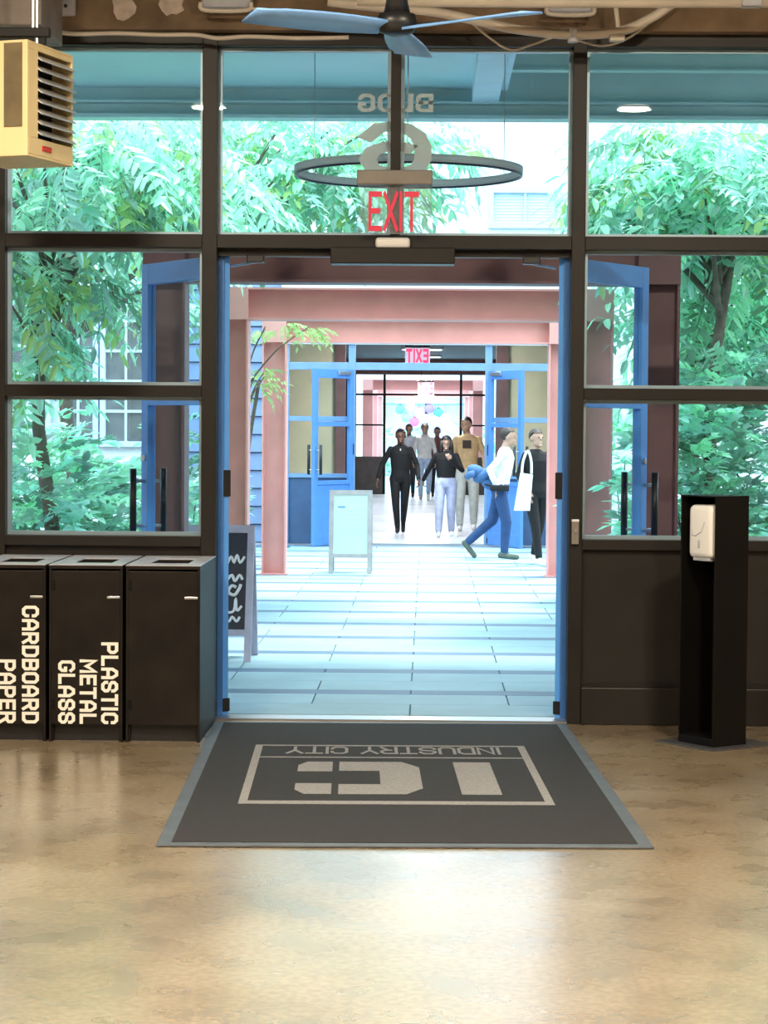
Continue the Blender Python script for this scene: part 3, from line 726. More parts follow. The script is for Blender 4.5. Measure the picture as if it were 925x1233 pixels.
a, b = at(688, 655, 11.43), at(697, 628, 11.43)
sp = thing('switch_plate', 'small metal key switch box on the right door post', 'switch', ((a.x+b.x)/2, 11.42, a.z))
bbox(a.x, b.x, 11.40, 11.432, a.z, b.z, b=.003).build('box', HOUS, sp); bbox(a.x, b.x, 11.397, 11.432, b.z, b.z+.012, b=.002).build('cap', WHITE, sp); mb().tube([((a.x+b.x)/2, 11.402, a.z+.07), ((a.x+b.x)/2, 11.394, a.z+.07)], .008, 10).build('key_cylinder', STEEL, sp)

# ---------------- pipes and boxes on the beam
def P(px, py, Y): return at(px, py, Y)
tag(mb().tube([P(430, 1, 10.7), P(620, 3, 10.7), P(980, 3, 10.7)], .026, 12).build('conduit_pipe', PIPE, None, True), 'straight cream conduit pipe running along the top of the beam', 'pipe')
pts = [P(x, y, 11.1) for x, y in ((395, 2), (450, 8), (520, 14), (570, 24), (620, 35), (690, 42), (745, 38), (780, 24), (808, 6), (830, -14))]
def smooth_pts(p, n=5):
    out = []
    for i in range(len(p)-1):
        p0, p1, p2, p3 = p[max(i-1, 0)], p[i], p[i+1], p[min(i+2, len(p)-1)]
        for k in range(n):
            t = k/n; out.append(.5*((2*p1) + (-p0+p2)*t + (2*p0-5*p1+4*p2-p3)*t*t + (-p0+3*p1-3*p2+p3)*t**3))
    return out + [p[-1]]
fxh = thing('flexible_hose', 'sagging cream flexible hose below the conduit pipe', 'hose', P(690, 42, 11.1))
mb().tube(smooth_pts(pts), .024, 10).build('hose', PIPE, fxh, True)
pt = P(690, 43, 11.1); mb().tube([(pt.x, 11.1, pt.z-.034), (pt.x, 11.1, pt.z+.034)], .027, 10).build('clamp', GREYB, fxh)
pt = P(745, 38, 11.1); mb().tube([pt + Vector((0, 0, .0)), P(741, 2, 11.1)], .012, 8).build('hanger', PIPE, fxh); bbox(pt.x-.045, pt.x+.03, 11.07, 11.13, pt.z-.05, pt.z-.02, b=.006).build('hanger_foot', PIPE, fxh)
tag(mb().tube(smooth_pts([P(x, y, 11.345 if x in (560, 614, 800) else 11.27) for x, y in ((560, 20), (585, 42), (614, 60), (640, 54), (672, 44), (700, 50), (728, 55), (760, 44), (800, 12))]), .006, 6).build('loose_cable', PIPE, None, True), 'thin loose cable looping under the flexible hose', 'cable')
tag(mb().tube(smooth_pts([P(x, y, 11.28) for x, y in ((55, 36), (90, 41), (140, 40), (190, 42), (235, 42), (262, 46), (300, 44), (360, 46), (420, 45))]), .011, 8).build('wall_cable', PIPE, None, True), 'cream cable clipped along the bottom of the concrete beam', 'cable')
tag(mb().tube(smooth_pts([P(x, y, 11.2) for x, y in ((300, 10), (350, 16), (410, 22), (445, 26))]), .008, 8).build('fixture_cord', PIPE, None, True), 'pale cord leading from the wall fixture to the fan', 'cord')
def fixture(px, py, w, h, lab):
    p = P(px, py, 11.2); k = 11.2/2644
    t = thing('wall_fixture', lab, 'fixture', (p.x, 11.3, p.z))
    bbox(p.x-w*k/2, p.x+w*k/2, 11.22, 11.34, p.z-h*k*.3, p.z+h*k, b=.012).build('body', GREYB, t)
    mb().tube(smooth_pts([Vector((p.x-w*k/2, 11.2, p.z-.0)), Vector((p.x-w*k*.42, 11.2, p.z-h*k*.5)), Vector((p.x+w*k*.42, 11.2, p.z-h*k*.5)), Vector((p.x+w*k/2, 11.2, p.z))]), .012, 8).build('rim', PIPE, t, True)
    return t
fixture(272, 3, 60, 18, 'grey wall fixture with cream rim on the concrete beam beside the fan')
fixture(687, 9, 56, 16, 'grey wall fixture with cream rim on the concrete beam above the hose')
a, b = P(60, 19, 11.32), P(91, -12, 11.32)
ob = thing('outlet_box', 'white outlet box on the concrete beam beside the duct', 'outlet', ((a.x+b.x)/2, 11.33, a.z))
bbox(a.x, b.x, 11.29, 11.34, a.z, b.z, b=.005).build('box', GREYB, ob); mb().tube([P(79, 7, 11.29), P(79, 7, 11.285)], .01, 8).build('socket', BLACK, ob)
for i, (px, py, w, h) in enumerate(((149, 8, 28, 30), (207, 6, 30, 26))):
    rg = random.Random(i); c = P(px, py, 11.335)
    pl = [(c.x+math.cos(t*math.pi/6)*w*.0021*(1+rg.uniform(-.25, .2)), c.z+math.sin(t*math.pi/6)*h*.0021*(1+rg.uniform(-.2, .2))) for t in range(12)]
    tag(mb().prism(pl, 11.333, 11.341, 'y').build('plaster_patch', PLASTER), ('pale plaster patch on the beam nearer the outlet box', 'pale plaster patch on the beam nearer the wall fixture')[i], 'patch')
tag(bbox(P(905, 0, 10.7).x-.05, P(905, 0, 10.7).x+.05, 10.66, 10.74, P(905, 9, 10.7).z, P(905, -6, 10.7).z, b=.01).build('pipe_coupling', GREYB), 'grey coupling on the straight conduit pipe', 'coupling')

# ================================================================== COURTYARD THINGS
# ---------------- ring pendant under the canopy
rc = at(492, 208, 12.5)
rg_ = thing('ring_pendant', 'thin pale ring pendant hanging under the canopy above the doors', 'pendant', rc)
def ring(r0, r1, z0, z1, n=72):
    m = MB()
    for i in range(n):
        a = 2*math.pi*i/n; c, s = math.cos(a), math.sin(a)
        m.v += [(r0*c, r0*s, z0), (r1*c, r1*s, z0), (r1*c, r1*s, z1), (r0*c, r0*s, z1)]
    for i in range(n):
        a = i*4; b = ((i+1) % n)*4
        m.f += [(a+k, a+(k+1) % 4, b+(k+1) % 4, b+k) for k in range(4)]
    return m
ring(.625, .648, -.012, .03).build('band', mat('ring_grey', (.85, .87, .88), .45, transl=.6), rg_, True, True)
ring(.628, .645, -.022, -.012).build('light_channel', mat('ring_dark', (.02, .03, .07), .3), rg_, True, True, label='dark lower edge')
for a in (30, 150, 270): mb().tube([(.636*math.cos(R(a)), .636*math.sin(R(a)), .03), (.636*math.cos(R(a)), .636*math.sin(R(a)), 3.86-rc.z)], .003, 5).build('wire', STEEL, rg_, local=True)

# ---------------- sandwich boards
def aboard(name, loc, rz, w, h, dpt, frame, panelm, label):
    t = thing(name, label, 'sandwich board', loc, rz)
    e = .045; pz0, pz1 = h*.235, h-.05
    def lean(z, back=False): return dpt/2*(z/h) if not back else dpt - dpt/2*(z/h)
    for bk in (False, True):
        ly = lambda z: lean(z, bk)
        for x in (-w/2, w/2-e):
            m = MB(); vs = []
            for z in (0, h): vs += [(x, ly(z)-.012, z), (x+e, ly(z)-.012, z), (x+e, ly(z)+.012, z), (x, ly(z)+.012, z)]
            m.add(vs, [(3, 2, 1, 0), (4, 5, 6, 7), (0, 1, 5, 4), (1, 2, 6, 5), (2, 3, 7, 6), (3, 0, 4, 7)]).build('leg', frame, t, local=True)
        for (z0, z1, nm) in ((h-.05, h, 'top_rail'), (pz0-.04, pz0, 'bottom_rail')):
            m = MB(); vs = []
            for z in (z0, z1): vs += [(-w/2+e, ly(z)-.011, z), (w/2-e, ly(z)-.011, z), (w/2-e, ly(z)+.011, z), (-w/2+e, ly(z)+.011, z)]
            m.add(vs, [(3, 2, 1, 0), (4, 5, 6, 7), (0, 1, 5, 4), (1, 2, 6, 5), (2, 3, 7, 6), (3, 0, 4, 7)]).build(nm, frame, t, local=True)
        m = MB(); vs = []
        for z in (pz0, pz1): vs += [(-w/2+e, ly(z)-.004, z), (w/2-e, ly(z)-.004, z), (w/2-e, ly(z)+.004, z), (-w/2+e, ly(z)+.004, z)]
        pn = m.add(vs, [(3, 2, 1, 0), (4, 5, 6, 7), (0, 1, 5, 4), (1, 2, 6, 5), (2, 3, 7, 6), (3, 0, 4, 7)]).build('panel', panelm, t, local=True)
        if not bk: front = pn
    return t, front, lean
t, pn, ln = aboard('sandwich_board', (at(422, 600, 22.9).x, 22.9, 0), 0, .45, .87, .42, WOOD, WBOARD, 'white-faced wooden sandwich board standing open on the pavers')
INK = mat('blue_ink', (.10, .30, .62), .6); INKF = mat('faint_ink', (.62, .72, .74), .6)
m = MB(); m.box(-.135, -.06, ln(.69)-.0065, ln(.69)-.004, .685, .70); m.build('blue_note', INK, pn, local=True)
rg = random.Random(3); m = MB()
for i in range(9):
    z = .76 - i*.05 if i else .78
    if i == 1: continue
    x = -.14
    while x < .12:
        l = rg.uniform(.015, .05); m.box(x, min(x+l, .14), ln(z)-.0062, ln(z)-.004, z, z+.012); x += l+.014
m.build('faint_writing', INKF, pn, local=True)['kind'] = 'stuff'
t, pn, ln = aboard('chalk_board', (at(297, 700, 14.3).x-.28, 14.29, 0), R(-2), .62, .885, .44, mat('grey_board_wood', (.42, .43, .55), .6, vary=.15, scale=12), CHALK, 'black chalkboard sandwich board with white script beside the blue door')
rg = random.Random(9); m = MB()
def scrib(x, z, pts, r=.007): m.tube(smooth_pts([Vector((x+a, ln(z+b)-.0065, z+b)) for a, b in pts], 4), r, 6)
for x in (-.20, -.02, .13):
    scrib(x, .62, [(0, 0), (.03, .06), (.05, .02), (.07, .07), (.09, .02), (.12, .06)], .009)
    scrib(x+.01, .53, [(0, 0), (.03, .03), (.05, -.01), (.08, .03), (.10, .0)], .010)
    scrib(x+.02, .45, [(.05, .03), (.02, .04), (0, 0), (.04, -.02), (.07, .02), (.08, .05)], .011)
    scrib(x, .33, [(0, .03), (.02, -.01), (.06, .0), (.07, .08), (.08, .0), (.11, .03)], .009)
    scrib(x, .26, [(0, .03), (.03, .0), (.05, .03), (.08, .0), (.1, .03)], .009)
m.build('chalk_script', CHALKW, pn, local=True, label='white chalk script')

# ---------------- exit signs of the second building
def far_exit(x, Y, z0, z1, w, lab):
    t = thing('hanging_exit_sign', lab, 'exit sign', (x, Y, z0))
    box(x-w/2, x+w/2, Y-.01, Y+.01, z0, z1).build('panel', mat('exit_face', (.75, .55, .6), .5, emit=(1, .75, .8), estr=.25), t)
    bbox(x-w/2, x+w/2, Y-.03, Y+.03, z1, z1+.03, b=.004).build('housing', BLACKM, t)
    h = (z1-z0)*.86; tw = text_width('EXIT', h, .035); k = w*.88/tw
    stroke_text('EXIT', h, .038, lambda p, q, r: (x+w*.44-p*k, Y-.011-r, z0+(z1-z0)*.07+q), .002).build('lettering', mat('exit_glow', (.8, .03, .08), .4, emit=(1, .03, .12), estr=1.1), t, label='red EXIT letters, reversed')
    for q in (-.3, .3): mb().tube([(x+q*w, Y, z1+.02), (x+q*w, Y, 3.06)], .006, 6).build('hanger', BLACKM, t)
    return t
far_exit(at(503, 425, 29.2).x, 29.2, fz(437), fz(417), .33, 'red exit sign behind the transom of the far blue storefront')
far_exit(at(513, 468, 47).x, 47, at(513, 476, 47).z, at(513, 460, 47).z, .34, 'small red exit sign hanging deep in the far hall')

# ---------------- hall ceiling panels with their light
HL = mat('hall_panel_light', (1, 1, 1), .5, emit=(.95, .97, 1), estr=9)
for i, y in enumerate((29.9, 33.5, 37.5, 42, 46.5)):  # nearest panel is added to brighten the tan side walls
    t = thing('ceiling_panel_light', 'flat white ceiling panel light in the far hall, %s from the blue storefront' % ('first', 'second', 'third', 'fourth', 'fifth')[i], 'ceiling light', (-.1, y, 3.03), 0, 'panel lights in the far hall')
    bbox(-.4, .4, -.16, .16, -.03, .02, b=.004).build('frame', STEEL, t, local=True); box(-.37, .37, -.13, .13, -.034, -.03).build('diffuser', HL, t, local=True)
    ld = bpy.data.lights.new('panel_light', 'AREA'); ld.shape = 'RECTANGLE'; ld.size = .74; ld.size_y = .26; ld.energy = 110; ld.color = (.95, .97, 1)
    lo = bpy.data.objects.new('panel_light', ld); COL.objects.link(lo); lo.parent = t; lo.location = (0, 0, -.045)
# bell pendants far down
for i, (px, lab) in enumerate(((512, 'wide white pendant lamp hanging in the middle of the far courtyard'),)):
    p = at(px, 484, 58)
    t = thing('white_pendant', lab, 'pendant lamp', p)
    mb().lathe([(.02, .2), (.25, .16), (.8, .0), (.78, -.03), (.2, .08)], 24).build('shade', mat('lamp_white', (.9, .9, .9), .5, emit=(1, 1, 1), estr=1.0), t, True, True)
    mb().tube([(0, 0, .2), (0, 0, 2.40-p.z)], .02, 6).build('cord', BLACK, t, local=True)
LC = [(482, 493, (.10, .42, .85)), (494, 489, (.75, .85, .95)), (505, 496, (.85, .35, .60)), (517, 492, (.22, .16, .85)), (528, 497, (.06, .25, .9)), (489, 503, (.2, .55, .9)), (512, 504, (.9, .7, .85)), (499, 508, (.75, .12, .35)), (524, 506, (.95, .9, .95)), (536, 503, (.8, .88, .95))]
LN = ['sky blue', 'white', 'rose pink', 'violet', 'deep blue', 'light blue', 'pale pink', 'crimson', 'ivory', 'pale grey']
for i, (px, py, c) in enumerate(LC):
    p = at(px, py, 64.4)
    t = thing('paper_lantern', '%s paper lantern hung in the far lantern cluster' % LN[i], 'lantern', p, 0, 'coloured lanterns far behind the halls')
    mb().ell((0, 0, 0), (.145, .145, .14), 14, 9).build('shade', mat('lantern_%d' % i, c, .6, emit=c, estr=.7), t, True, True)
    mb().lathe([(.05, .13), (.05, .15)], 10).build('cap', BLACK, t, local=True)
    mb().tube([(0, 0, .15), (0, 0, 2.40-p.z)], .006, 5).build('string', BLACK, t, local=True)


# ================================================================== TREES AND SHRUBS
def leaflet(m, base, d, up, L, w):
    d = d.normalized(); s = d.cross(up).normalized(); n = s.cross(d)
    pts = [base, base + d*L*.3 + s*w*.5 + n*w*.12, base + d*L*.3 - s*w*.5 + n*w*.12, base + d*L*.68 + s*w*.42 - n*L*.05, base + d*L*.68 - s*w*.42 - n*L*.05, base + d*L - n*L*.16, base + d*L*.3, base + d*L*.68 - n*L*.09]
    m.add(pts, [(0, 6, 1), (0, 2, 6), (1, 6, 7, 3), (6, 2, 4, 7), (3, 7, 5), (7, 4, 5)])
def compound_leaf(seed, material, pairs=7, L=.42, ll=.13, lw=.040):
    rg = random.Random(seed); m = MB(); pts = []
    for i in range(pairs+2):
        t = i/(pairs+1); pts.append(Vector((L*t, rg.uniform(-.01, .01), .10*t - .20*t*t*(1+rg.random()*.6))))
    m.tube(pts, [.004]*(len(pts)-1) + [.002], 4)
    for i in range(1, pairs+1):
        p = pts[i]
        for s in (-1, 1):
            leaflet(m, p, Vector((.45+rg.uniform(-.1, .15), s*.8, -.25+rg.uniform(-.2, .15))), Vector((0, 0, 1)), ll*rg.uniform(.8, 1.1), lw*rg.uniform(.85, 1.1))
    leaflet(m, pts[-1], Vector((1, 0, -.4)), Vector((0, 0, 1)), ll, lw)
    return m.mesh('leaf', material)
def sprig(seed, material, n=12, L=.28, ll=.10, lw=.055):
    rg = random.Random(seed); m = MB(); pts = [Vector((L*i/5, rg.uniform(-.015, .015), .03*math.sin(i))) for i in range(6)]
    m.tube(pts, .0035, 4)
    for i in range(n):
        t = (i+.6)/n; p = pts[0].lerp(pts[-1], t); a = rg.uniform(0, 6.28)
        leaflet(m, p, Vector((.6, math.cos(a)*.9, .25+math.sin(a)*.35)), Vector((0, 0, 1)), ll*rg.uniform(.7, 1.15), lw*rg.uniform(.8, 1.1))
    return m.mesh('leaf', material)
FA = [compound_leaf(i, LEAF_A) for i in range(4)]; FB = [compound_leaf(10+i, LEAF_B, 6, .38, .12, .042) for i in range(4)]
FY = [compound_leaf(20+i, LEAF_Y, 6, .36, .12, .042) for i in range(2)]
SB = [sprig(30+i, LEAF_B, 12) for i in range(3)]; SC_ = [sprig(40+i, LEAF_C, 14, .30, .085, .05) for i in range(4)]
def plant(name, label, cat, base, trunk_r, crowns, leaves, seed, group, pool=None, droop=.25, lscale=(0.85, 1.4)):
    """crowns: list of (centre, radii, count)"""
    rg = random.Random(seed)
    t = thing(name, label, cat, base, 0, group)
    b = Vector(base); zt = max(c[0][2] for c in crowns)
    mid = Vector((b.x + rg.uniform(-.1, .1), b.y, (zt)*.5))
    topc = max(crowns, key=lambda c: c[0][2])[0]
    mb().tube(smooth_pts([b + Vector((0, 0, -.03)), b + Vector((rg.uniform(-.05, .05), 0, .4*zt*.5)), mid, Vector((b.x*.6+topc[0]*.4, b.y*.6+topc[1]*.4, zt*.8))], 4), [trunk_r*(1-.5*i/12) for i in range(13)], 9).build('trunk' if trunk_r > .025 else 'stem', BARK, t, True)
    for c, r, n in crowns:
        c = Vector(c)
        for k in range(3):
            a = rg.uniform(0, 6.28); e = c + Vector((math.cos(a)*r[0]*.6, math.sin(a)*r[1]*.6, rg.uniform(-.3, .5)*r[2]))
            s = b.lerp(Vector((b.x, b.y, c.z)), .75) if c.z > .8 else b + Vector((0, 0, .05))
            mb().tube(smooth_pts([s, s.lerp(e, .5) + Vector((0, 0, .08)), e], 4), [max(.006, trunk_r*.4*(1-.09*i)) for i in range(9)], 6).build('branch', BARK, t, True)
        for k in range(int(n*1.45)):
            while True:
                v = Vector((rg.uniform(-1, 1), rg.uniform(-1, 1), rg.uniform(-1, 1)))
                if .25 < v.length < 1: break
            v = v.normalized()*(v.length**.5)
            p = c + Vector((v.x*r[0], v.y*r[1], v.z*r[2])) - b
            yaw = math.atan2(v.y, v.x) + rg.uniform(-1.0, 1.0)
            me = rg.choice(leaves) if not pool or rg.random() > .12 else rg.choice(pool)
            link_copy('leaf', me, t, p, (rg.uniform(-.5, .5), droop + rg.uniform(-.5, .5), yaw), rg.uniform(*lscale))
    return t
TG, SG = 'trees in the courtyard', 'shrubs in the courtyard'
def X(px, Y): return at(px, 500, Y).x
def Z(py, Y): return at(500, py, Y).z
def C(px, py, Y, rx, rz, n, ry=None): return ((X(px, Y), Y, Z(py, Y)), (rx, ry or min(rx, .9), rz), n)
plant('courtyard_tree', 'tree with long drooping compound leaves outside the window over the bins', 'tree', (X(58, 16.3), 16.3, 0), .07,
      [C(60, 200, 16.3, .8, .5, 80), C(150, 190, 16.6, .75, .42, 75), C(22, 380, 16.1, .28, .55, 42), C(60, 330, 16.4, .45, .2, 22), C(215, 215, 17.2, .6, .35, 45)], FA, 1, TG, FY, .45)
plant('courtyard_tree', 'taller tree whose pale crown fills the transom over the left door', 'tree', (X(250, 19.2), 19.2, 0), .08,
      [C(300, 190, 19.2, .8, .5, 85), C(400, 185, 19.4, .85, .48, 85), C(360, 235, 19.0, .75, .35, 60), C(480, 170, 19.8, .6, .3, 35), C(180, 160, 20, .8, .5, 40)], FB, 2, TG, FY, .3)
plant('courtyard_tree', 'slim tree with ivy-green crown between the window over the bins and the siding', 'tree', (X(85, 20.5), 20.5, 0), .09,
      [C(90, 285, 20.5, 1.0, .35, 50), C(40, 260, 20.8, .9, .5, 60), C(130, 130, 20.5, 1.0, .4, 50), C(215, 320, 21.5, .45, .5, 30)], FB, 3, TG, FY, .3)
plant('courtyard_tree', 'dense mint-green tree outside the window behind the sanitizer stand', 'tree', (X(865, 16.8), 16.8, 0), .07,
      [C(800, 200, 16.8, .62, .47, 80), C(900, 190, 17.0, .72, .47, 85), C(760, 245, 17.2, .42, .3, 42), C(880, 250, 16.6, .72, .36, 58)], FB, 4, TG, FY, .3)
plant('courtyard_tree', 'leafy tree with lower crown beside the right portal column', 'tree', (X(835, 18.2), 18.2, 0), .06,
      [C(850, 345, 18.0, .6, .45, 70), C(900, 400, 17.8, .6, .5, 70), C(835, 430, 18.4, .35, .4, 35), C(910, 300, 18.2, .6, .4, 50)], FB, 5, TG, FA, .3)
plant('young_tree', 'young bright green tree reaching between the middle and rear portals', 'tree', (X(290, 20.3), 20.3, 0), .03,
      [C(345, 396, 20.3, .34, .05, 11, .2), C(312, 456, 20.3, .10, .12, 9, .15)], FY, 6, TG, None, .2, (.45, .65))
# shrubs
def shrub(px, Y, rx, rz, n, lab, seed, leaves=None): plant('leafy_shrub', lab, 'shrub', (X(px, Y), Y, 0), .018, [((X(px, Y), Y, rz*.95), (rx, .5, rz), n)], leaves or SC_, seed, SG, None, -.2, (.9, 1.4))
shrub(30, 16.2, .62, .74, 160, 'broad dark-leaved shrub at the far end of the bins window', 11)
shrub(100, 16.9, .48, .64, 120, 'low rounded shrub under the drooping tree', 12)
shrub(40, 18.2, .46, .86, 110, 'taller shrub around the trunk of the drooping tree', 13, SB)
shrub(160, 17.4, .40, .62, 90, 'shrub reaching toward the pull handle of the left door leaf', 14)
shrub(226, 18.9, .24, .82, 70, 'shrub growing behind the left front portal column', 15, SB)
shrub(826, 16.3, .30, 1.0, 120, 'upright shrub growing behind the right front portal column', 16, SB)
shrub(895, 16.5, .54, 1.08, 200, 'large full shrub directly behind the sanitizer stand', 17)
shrub(910, 18.8, .60, 1.28, 160, 'tall shrub under the low crown on the stand side', 18, SB)
shrub(848, 18.4, .36, 1.22, 120, 'tall slender shrub between the stand and the portal column', 19, SC_)
shrub(748, 19.5, .22, .9, 60, 'narrow shrub behind the right middle portal column', 20, SB)
shrub(480, 68, .9, .8, 60, 'round shrub in the second courtyard left of the doorway', 21, SB)
shrub(572, 68, .9, .8, 60, 'round shrub in the second courtyard right of the doorway', 22, SB)
for o in [o for o in bpy.data.objects if o.name.startswith('leafy_shrub')][-2:]: o['group'] = 'shrubs in the second courtyard'
# ================================================================== PEOPLE
SKIN_D = mat('skin_dark', (.16, .08, .05), .55); SKIN_L = mat('skin_light', (.46, .28, .20), .55); SKIN_M = mat('skin_tan', (.50, .30, .21), .55)
def cloth(n, c): return mat('cloth_'+n, c, .85, vary=.15, scale=14, bump=.15, bscale=30)
HAIRB = mat('hair_black', (.012, .010, .010), .5, vary=.3, scale=60); HAIRG = mat('hair_grey', (.035, .025, .02), .6, vary=.3, scale=60)
def V(*a): return Vector(a)
def person(label, loc, rz, height, pose, cols, hair='short', hairm=None, voxel=.010, torso_w=1.0, group=None):
    """standard figure 1.70 m tall facing local -Y, one remeshed body; cols: skin, top, bottom, shoe"""
    s = height/1.70
    prim = []                       # (kind, data, slot)
    def cap(a, b, ra, rb, slot): prim.append(('c', V(*a), V(*b), ra, rb, slot))
    lean = V(*pose.get('lean', (0, 0, 0)))
    sh = {}; P_ = pose
    hem = pose.get('hem', .93)
    hz = pose.get('hip_z', .90)
    # torso loft rings: (centre, rx, ry)
    rings = [(V(0, 0, hz-.06), .140*torso_w, .105), (V(0, 0, hz+.03), .165*torso_w, .118), (V(0, 0, 1.03)+lean*.3, .150*torso_w, .108), (V(0, -.005, 1.18)+lean*.6, .165*torso_w, .118), (V(0, -.005, 1.31)+lean*.9, .172*torso_w, .118), (V(0, .005, 1.40)+lean, .155*torso_w, .095), (V(0, .01, 1.445)+lean, .075, .065)]
    neck = V(0, .01, 1.44)+lean; headc = V(0, -.012, 1.585)+lean + V(*pose.get('head', (0, 0, 0)))
    cap(neck, headc + V(0, .015, -.06), .054, .052, 0)
    for side, sg in (('L', -1), ('R', 1)):        # L = local -x
        shd = V(sg*.158*torso_w, .005, 1.375)+lean
        el, wr = V(*P_['elb'+side]), V(*P_['wr'+side])
        cap(shd, el, .052, .043, 1); cap(el, wr, .046, .036 if P_.get('sleeve', 1) else .03, 1)
        d = (wr-el).normalized(); hand0 = wr + d*.02; hd = V(*P_.get('hand'+side, d)).normalized()
        side_v = hd.cross(V(0, 1, .01)); side_v = side_v.normalized() if side_v.length > .1 else V(0, 0, 1)
        nrm = side_v.cross(hd).normalized()
        if 'palm'+side in P_: nrm = V(*P_['palm'+side]); nrm = (nrm - hd*nrm.dot(hd)).normalized(); side_v = hd.cross(nrm)
        kn = hand0 + hd*.075
        for k in (-1, 0, 1): cap(hand0 + side_v*k*.014, kn + side_v*k*.022, .017, .016, 0)
        curl = P_.get('curl'+side, .35)
        for k, L in zip((-1.5, -.5, .5, 1.5), (.062, .076, .080, .066)):
            b0 = kn + side_v*k*.0195; d1 = (hd*math.cos(curl) + nrm*math.sin(curl)); d2 = (hd*math.cos(curl*2.2) + nrm*math.sin(curl*2.2))
            m1 = b0 + d1*L*.5; cap(b0, m1, .0105, .0098, 0); cap(m1, m1 + d2*L*.5, .0098, .0085, 0)
        tb = hand0 + side_v*.026*(-sg) + hd*.012; t1 = tb + (hd*.7 + side_v*.6*(-sg) + nrm*.35).normalized()*.036
        cap(tb, t1, .0125, .011, 0); cap(t1, t1 + (hd*.9 + side_v*.15*(-sg) + nrm*.4).normalized()*.032, .011, .0095, 0)
        hip = V(sg*.088*torso_w, 0, hz); kne, ank = V(*P_['kne'+side]), V(*P_['ank'+side]); f = P_.get('flare', 1.0)
        cap(hip, kne, .094*torso_w, .062*f, 2); cap(kne, ank + (kne-ank).normalized()*.03, .062*f, .046*f, 2)
        td = V(*P_.get('toe'+side, (0, -1, -.12))).normalized(); hl = ank - td*.05 + V(0, 0, -.04)
        cap(ank, hl, .042, .038, 3); cap(hl, ank + td*.165 + V(0, 0, -.035), .040, .034, 3)
    # build overlapping solids
    m = MB()
    for p in prim:
        _, a, b, ra, rb, _s = p; d = (b-a); L = d.length; d = d/L if L > 1e-6 else V(0, 0, 1)
        pts, rr = [], []
        for i in range(4): ph = math.pi/2*(1-i/3); pts.append(a - d*ra*math.sin(ph)); rr.append(max(ra*math.cos(ph), .001))
        for i in range(4): ph = math.pi/2*(i/3); pts.append(b + d*rb*math.sin(ph)); rr.append(max(rb*math.cos(ph), .001))
        m.tube(pts, rr, 12)
    n = 20; vs = []; fs = []
    for c, rx, ry in rings: vs += [c + V(rx*math.cos(2*math.pi*k/n), ry*math.sin(2*math.pi*k/n), 0) for k in range(n)]
    for i in range(len(rings)-1): fs += [(i*n+k, i*n+(k+1) % n, (i+1)*n+(k+1) % n, (i+1)*n+k) for k in range(n)]
    fs += [tuple(range(n))[::-1], tuple(range((len(rings)-1)*n, len(rings)*n))]; m.add(vs, fs)
    hr = Matrix.Rotation(R(P_.get('turn', 0)), 3, 'Z') @ Matrix.Rotation(R(P_.get('nod', 0)), 3, 'X')
    def hp(x, y, z): return headc + hr @ V(x, y, z)
    m.ell(hp(0, .008, .02), (.076, .095, .098), 16, 10, hr); m.ell(hp(0, -.012, -.045), (.060, .072, .070), 14, 9, hr)
    m.tube([hp(0, -.084, .022), hp(0, -.098, -.012)], [.008, .014], 8); m.ell(hp(0, -.078, -.088), (.026, .022, .018), 10, 7, hr)
    m.ell(hp(0, -.083, -.052), (.024, .010, .010), 10, 6, hr)
    for sg in (-1, 1): m.ell(hp(sg*.077, .015, .0), (.012, .022, .032), 10, 7, hr)
    me = m.mesh('person_body', None)
    tmp = bpy.data.objects.new('tmp', me); COL.objects.link(tmp)
    rm = tmp.modifiers.new('r', 'REMESH'); rm.mode = 'VOXEL'; rm.voxel_size = voxel
    sm = tmp.modifiers.new('s', 'SMOOTH'); sm.factor = .5; sm.iterations = 2
    dg = bpy.context.evaluated_depsgraph_get(); dg.update()
    body = bpy.data.meshes.new_from_object(tmp.evaluated_get(dg)); bpy.data.objects.remove(tmp)
    # classify faces by the nearest solid
    ct = np.empty(len(body.polygons)*3); body.polygons.foreach_get('center', ct); ct = ct.reshape(-1, 3)
    best = np.full(len(ct), 1e9); slot = np.zeros(len(ct), dtype=np.int32)
    for _, a, b, ra, rb, sl in prim:
        A = np.array(a); D = np.array(b)-A; t = np.clip(((ct-A)@D)/max(D@D, 1e-9), 0, 1)
        dd = np.linalg.norm(ct-(A+t[:, None]*D), axis=1) - (ra+(rb-ra)*t)
        k = dd < best; best[k] = dd[k]; slot[k] = sl
    zc = np.array([r[0].z for r in rings]); rxs = np.array([r[1] for r in rings]); rys = np.array([r[2] for r in rings]); cx = np.array([r[0].x for r in rings]); cyy = np.array([r[0].y for r in rings])
    z = ct[:, 2]; ins = (z > zc[0]-.02) & (z < zc[-1]+.01)
    gx = (ct[:, 0]-np.interp(z, zc, cx))/np.interp(z, zc, rxs); gy = (ct[:, 1]-np.interp(z, zc, cyy))/np.interp(z, zc, rys)
    dd = (np.hypot(gx, gy)-1)*.11; k = ins & (dd < best+.004); slot[k] = np.where(z[k] > hem, 1, 2)
    k = ins & (np.abs(ct[:, 0]) < .2) & (slot == 2) & (z > hem); slot[k] = 1
    hc = np.array(headc); dh = np.linalg.norm((ct-hc)/np.array([.09, .12, .13]), axis=1); slot[dh < 1.05] = 0
    for c in cols: body.materials.append(c)
    body.polygons.foreach_set('material_index', slot); body.polygons.foreach_set('use_smooth', np.ones(len(slot), dtype=bool))
    t = thing('person', label, 'person', loc, rz, group)
    body.name = 'body'
    ob = bpy.data.objects.new('body', body); COL.objects.link(ob); ob.parent = t; ob.scale = (s, s, s)
    def child(nm, mm, mt, sm=True):
        o = mm.build(nm, mt, t, sm, True); o.scale = (s, s, s); return o
    EYE_M = mat('eye_dark', (.02, .015, .012), .3)
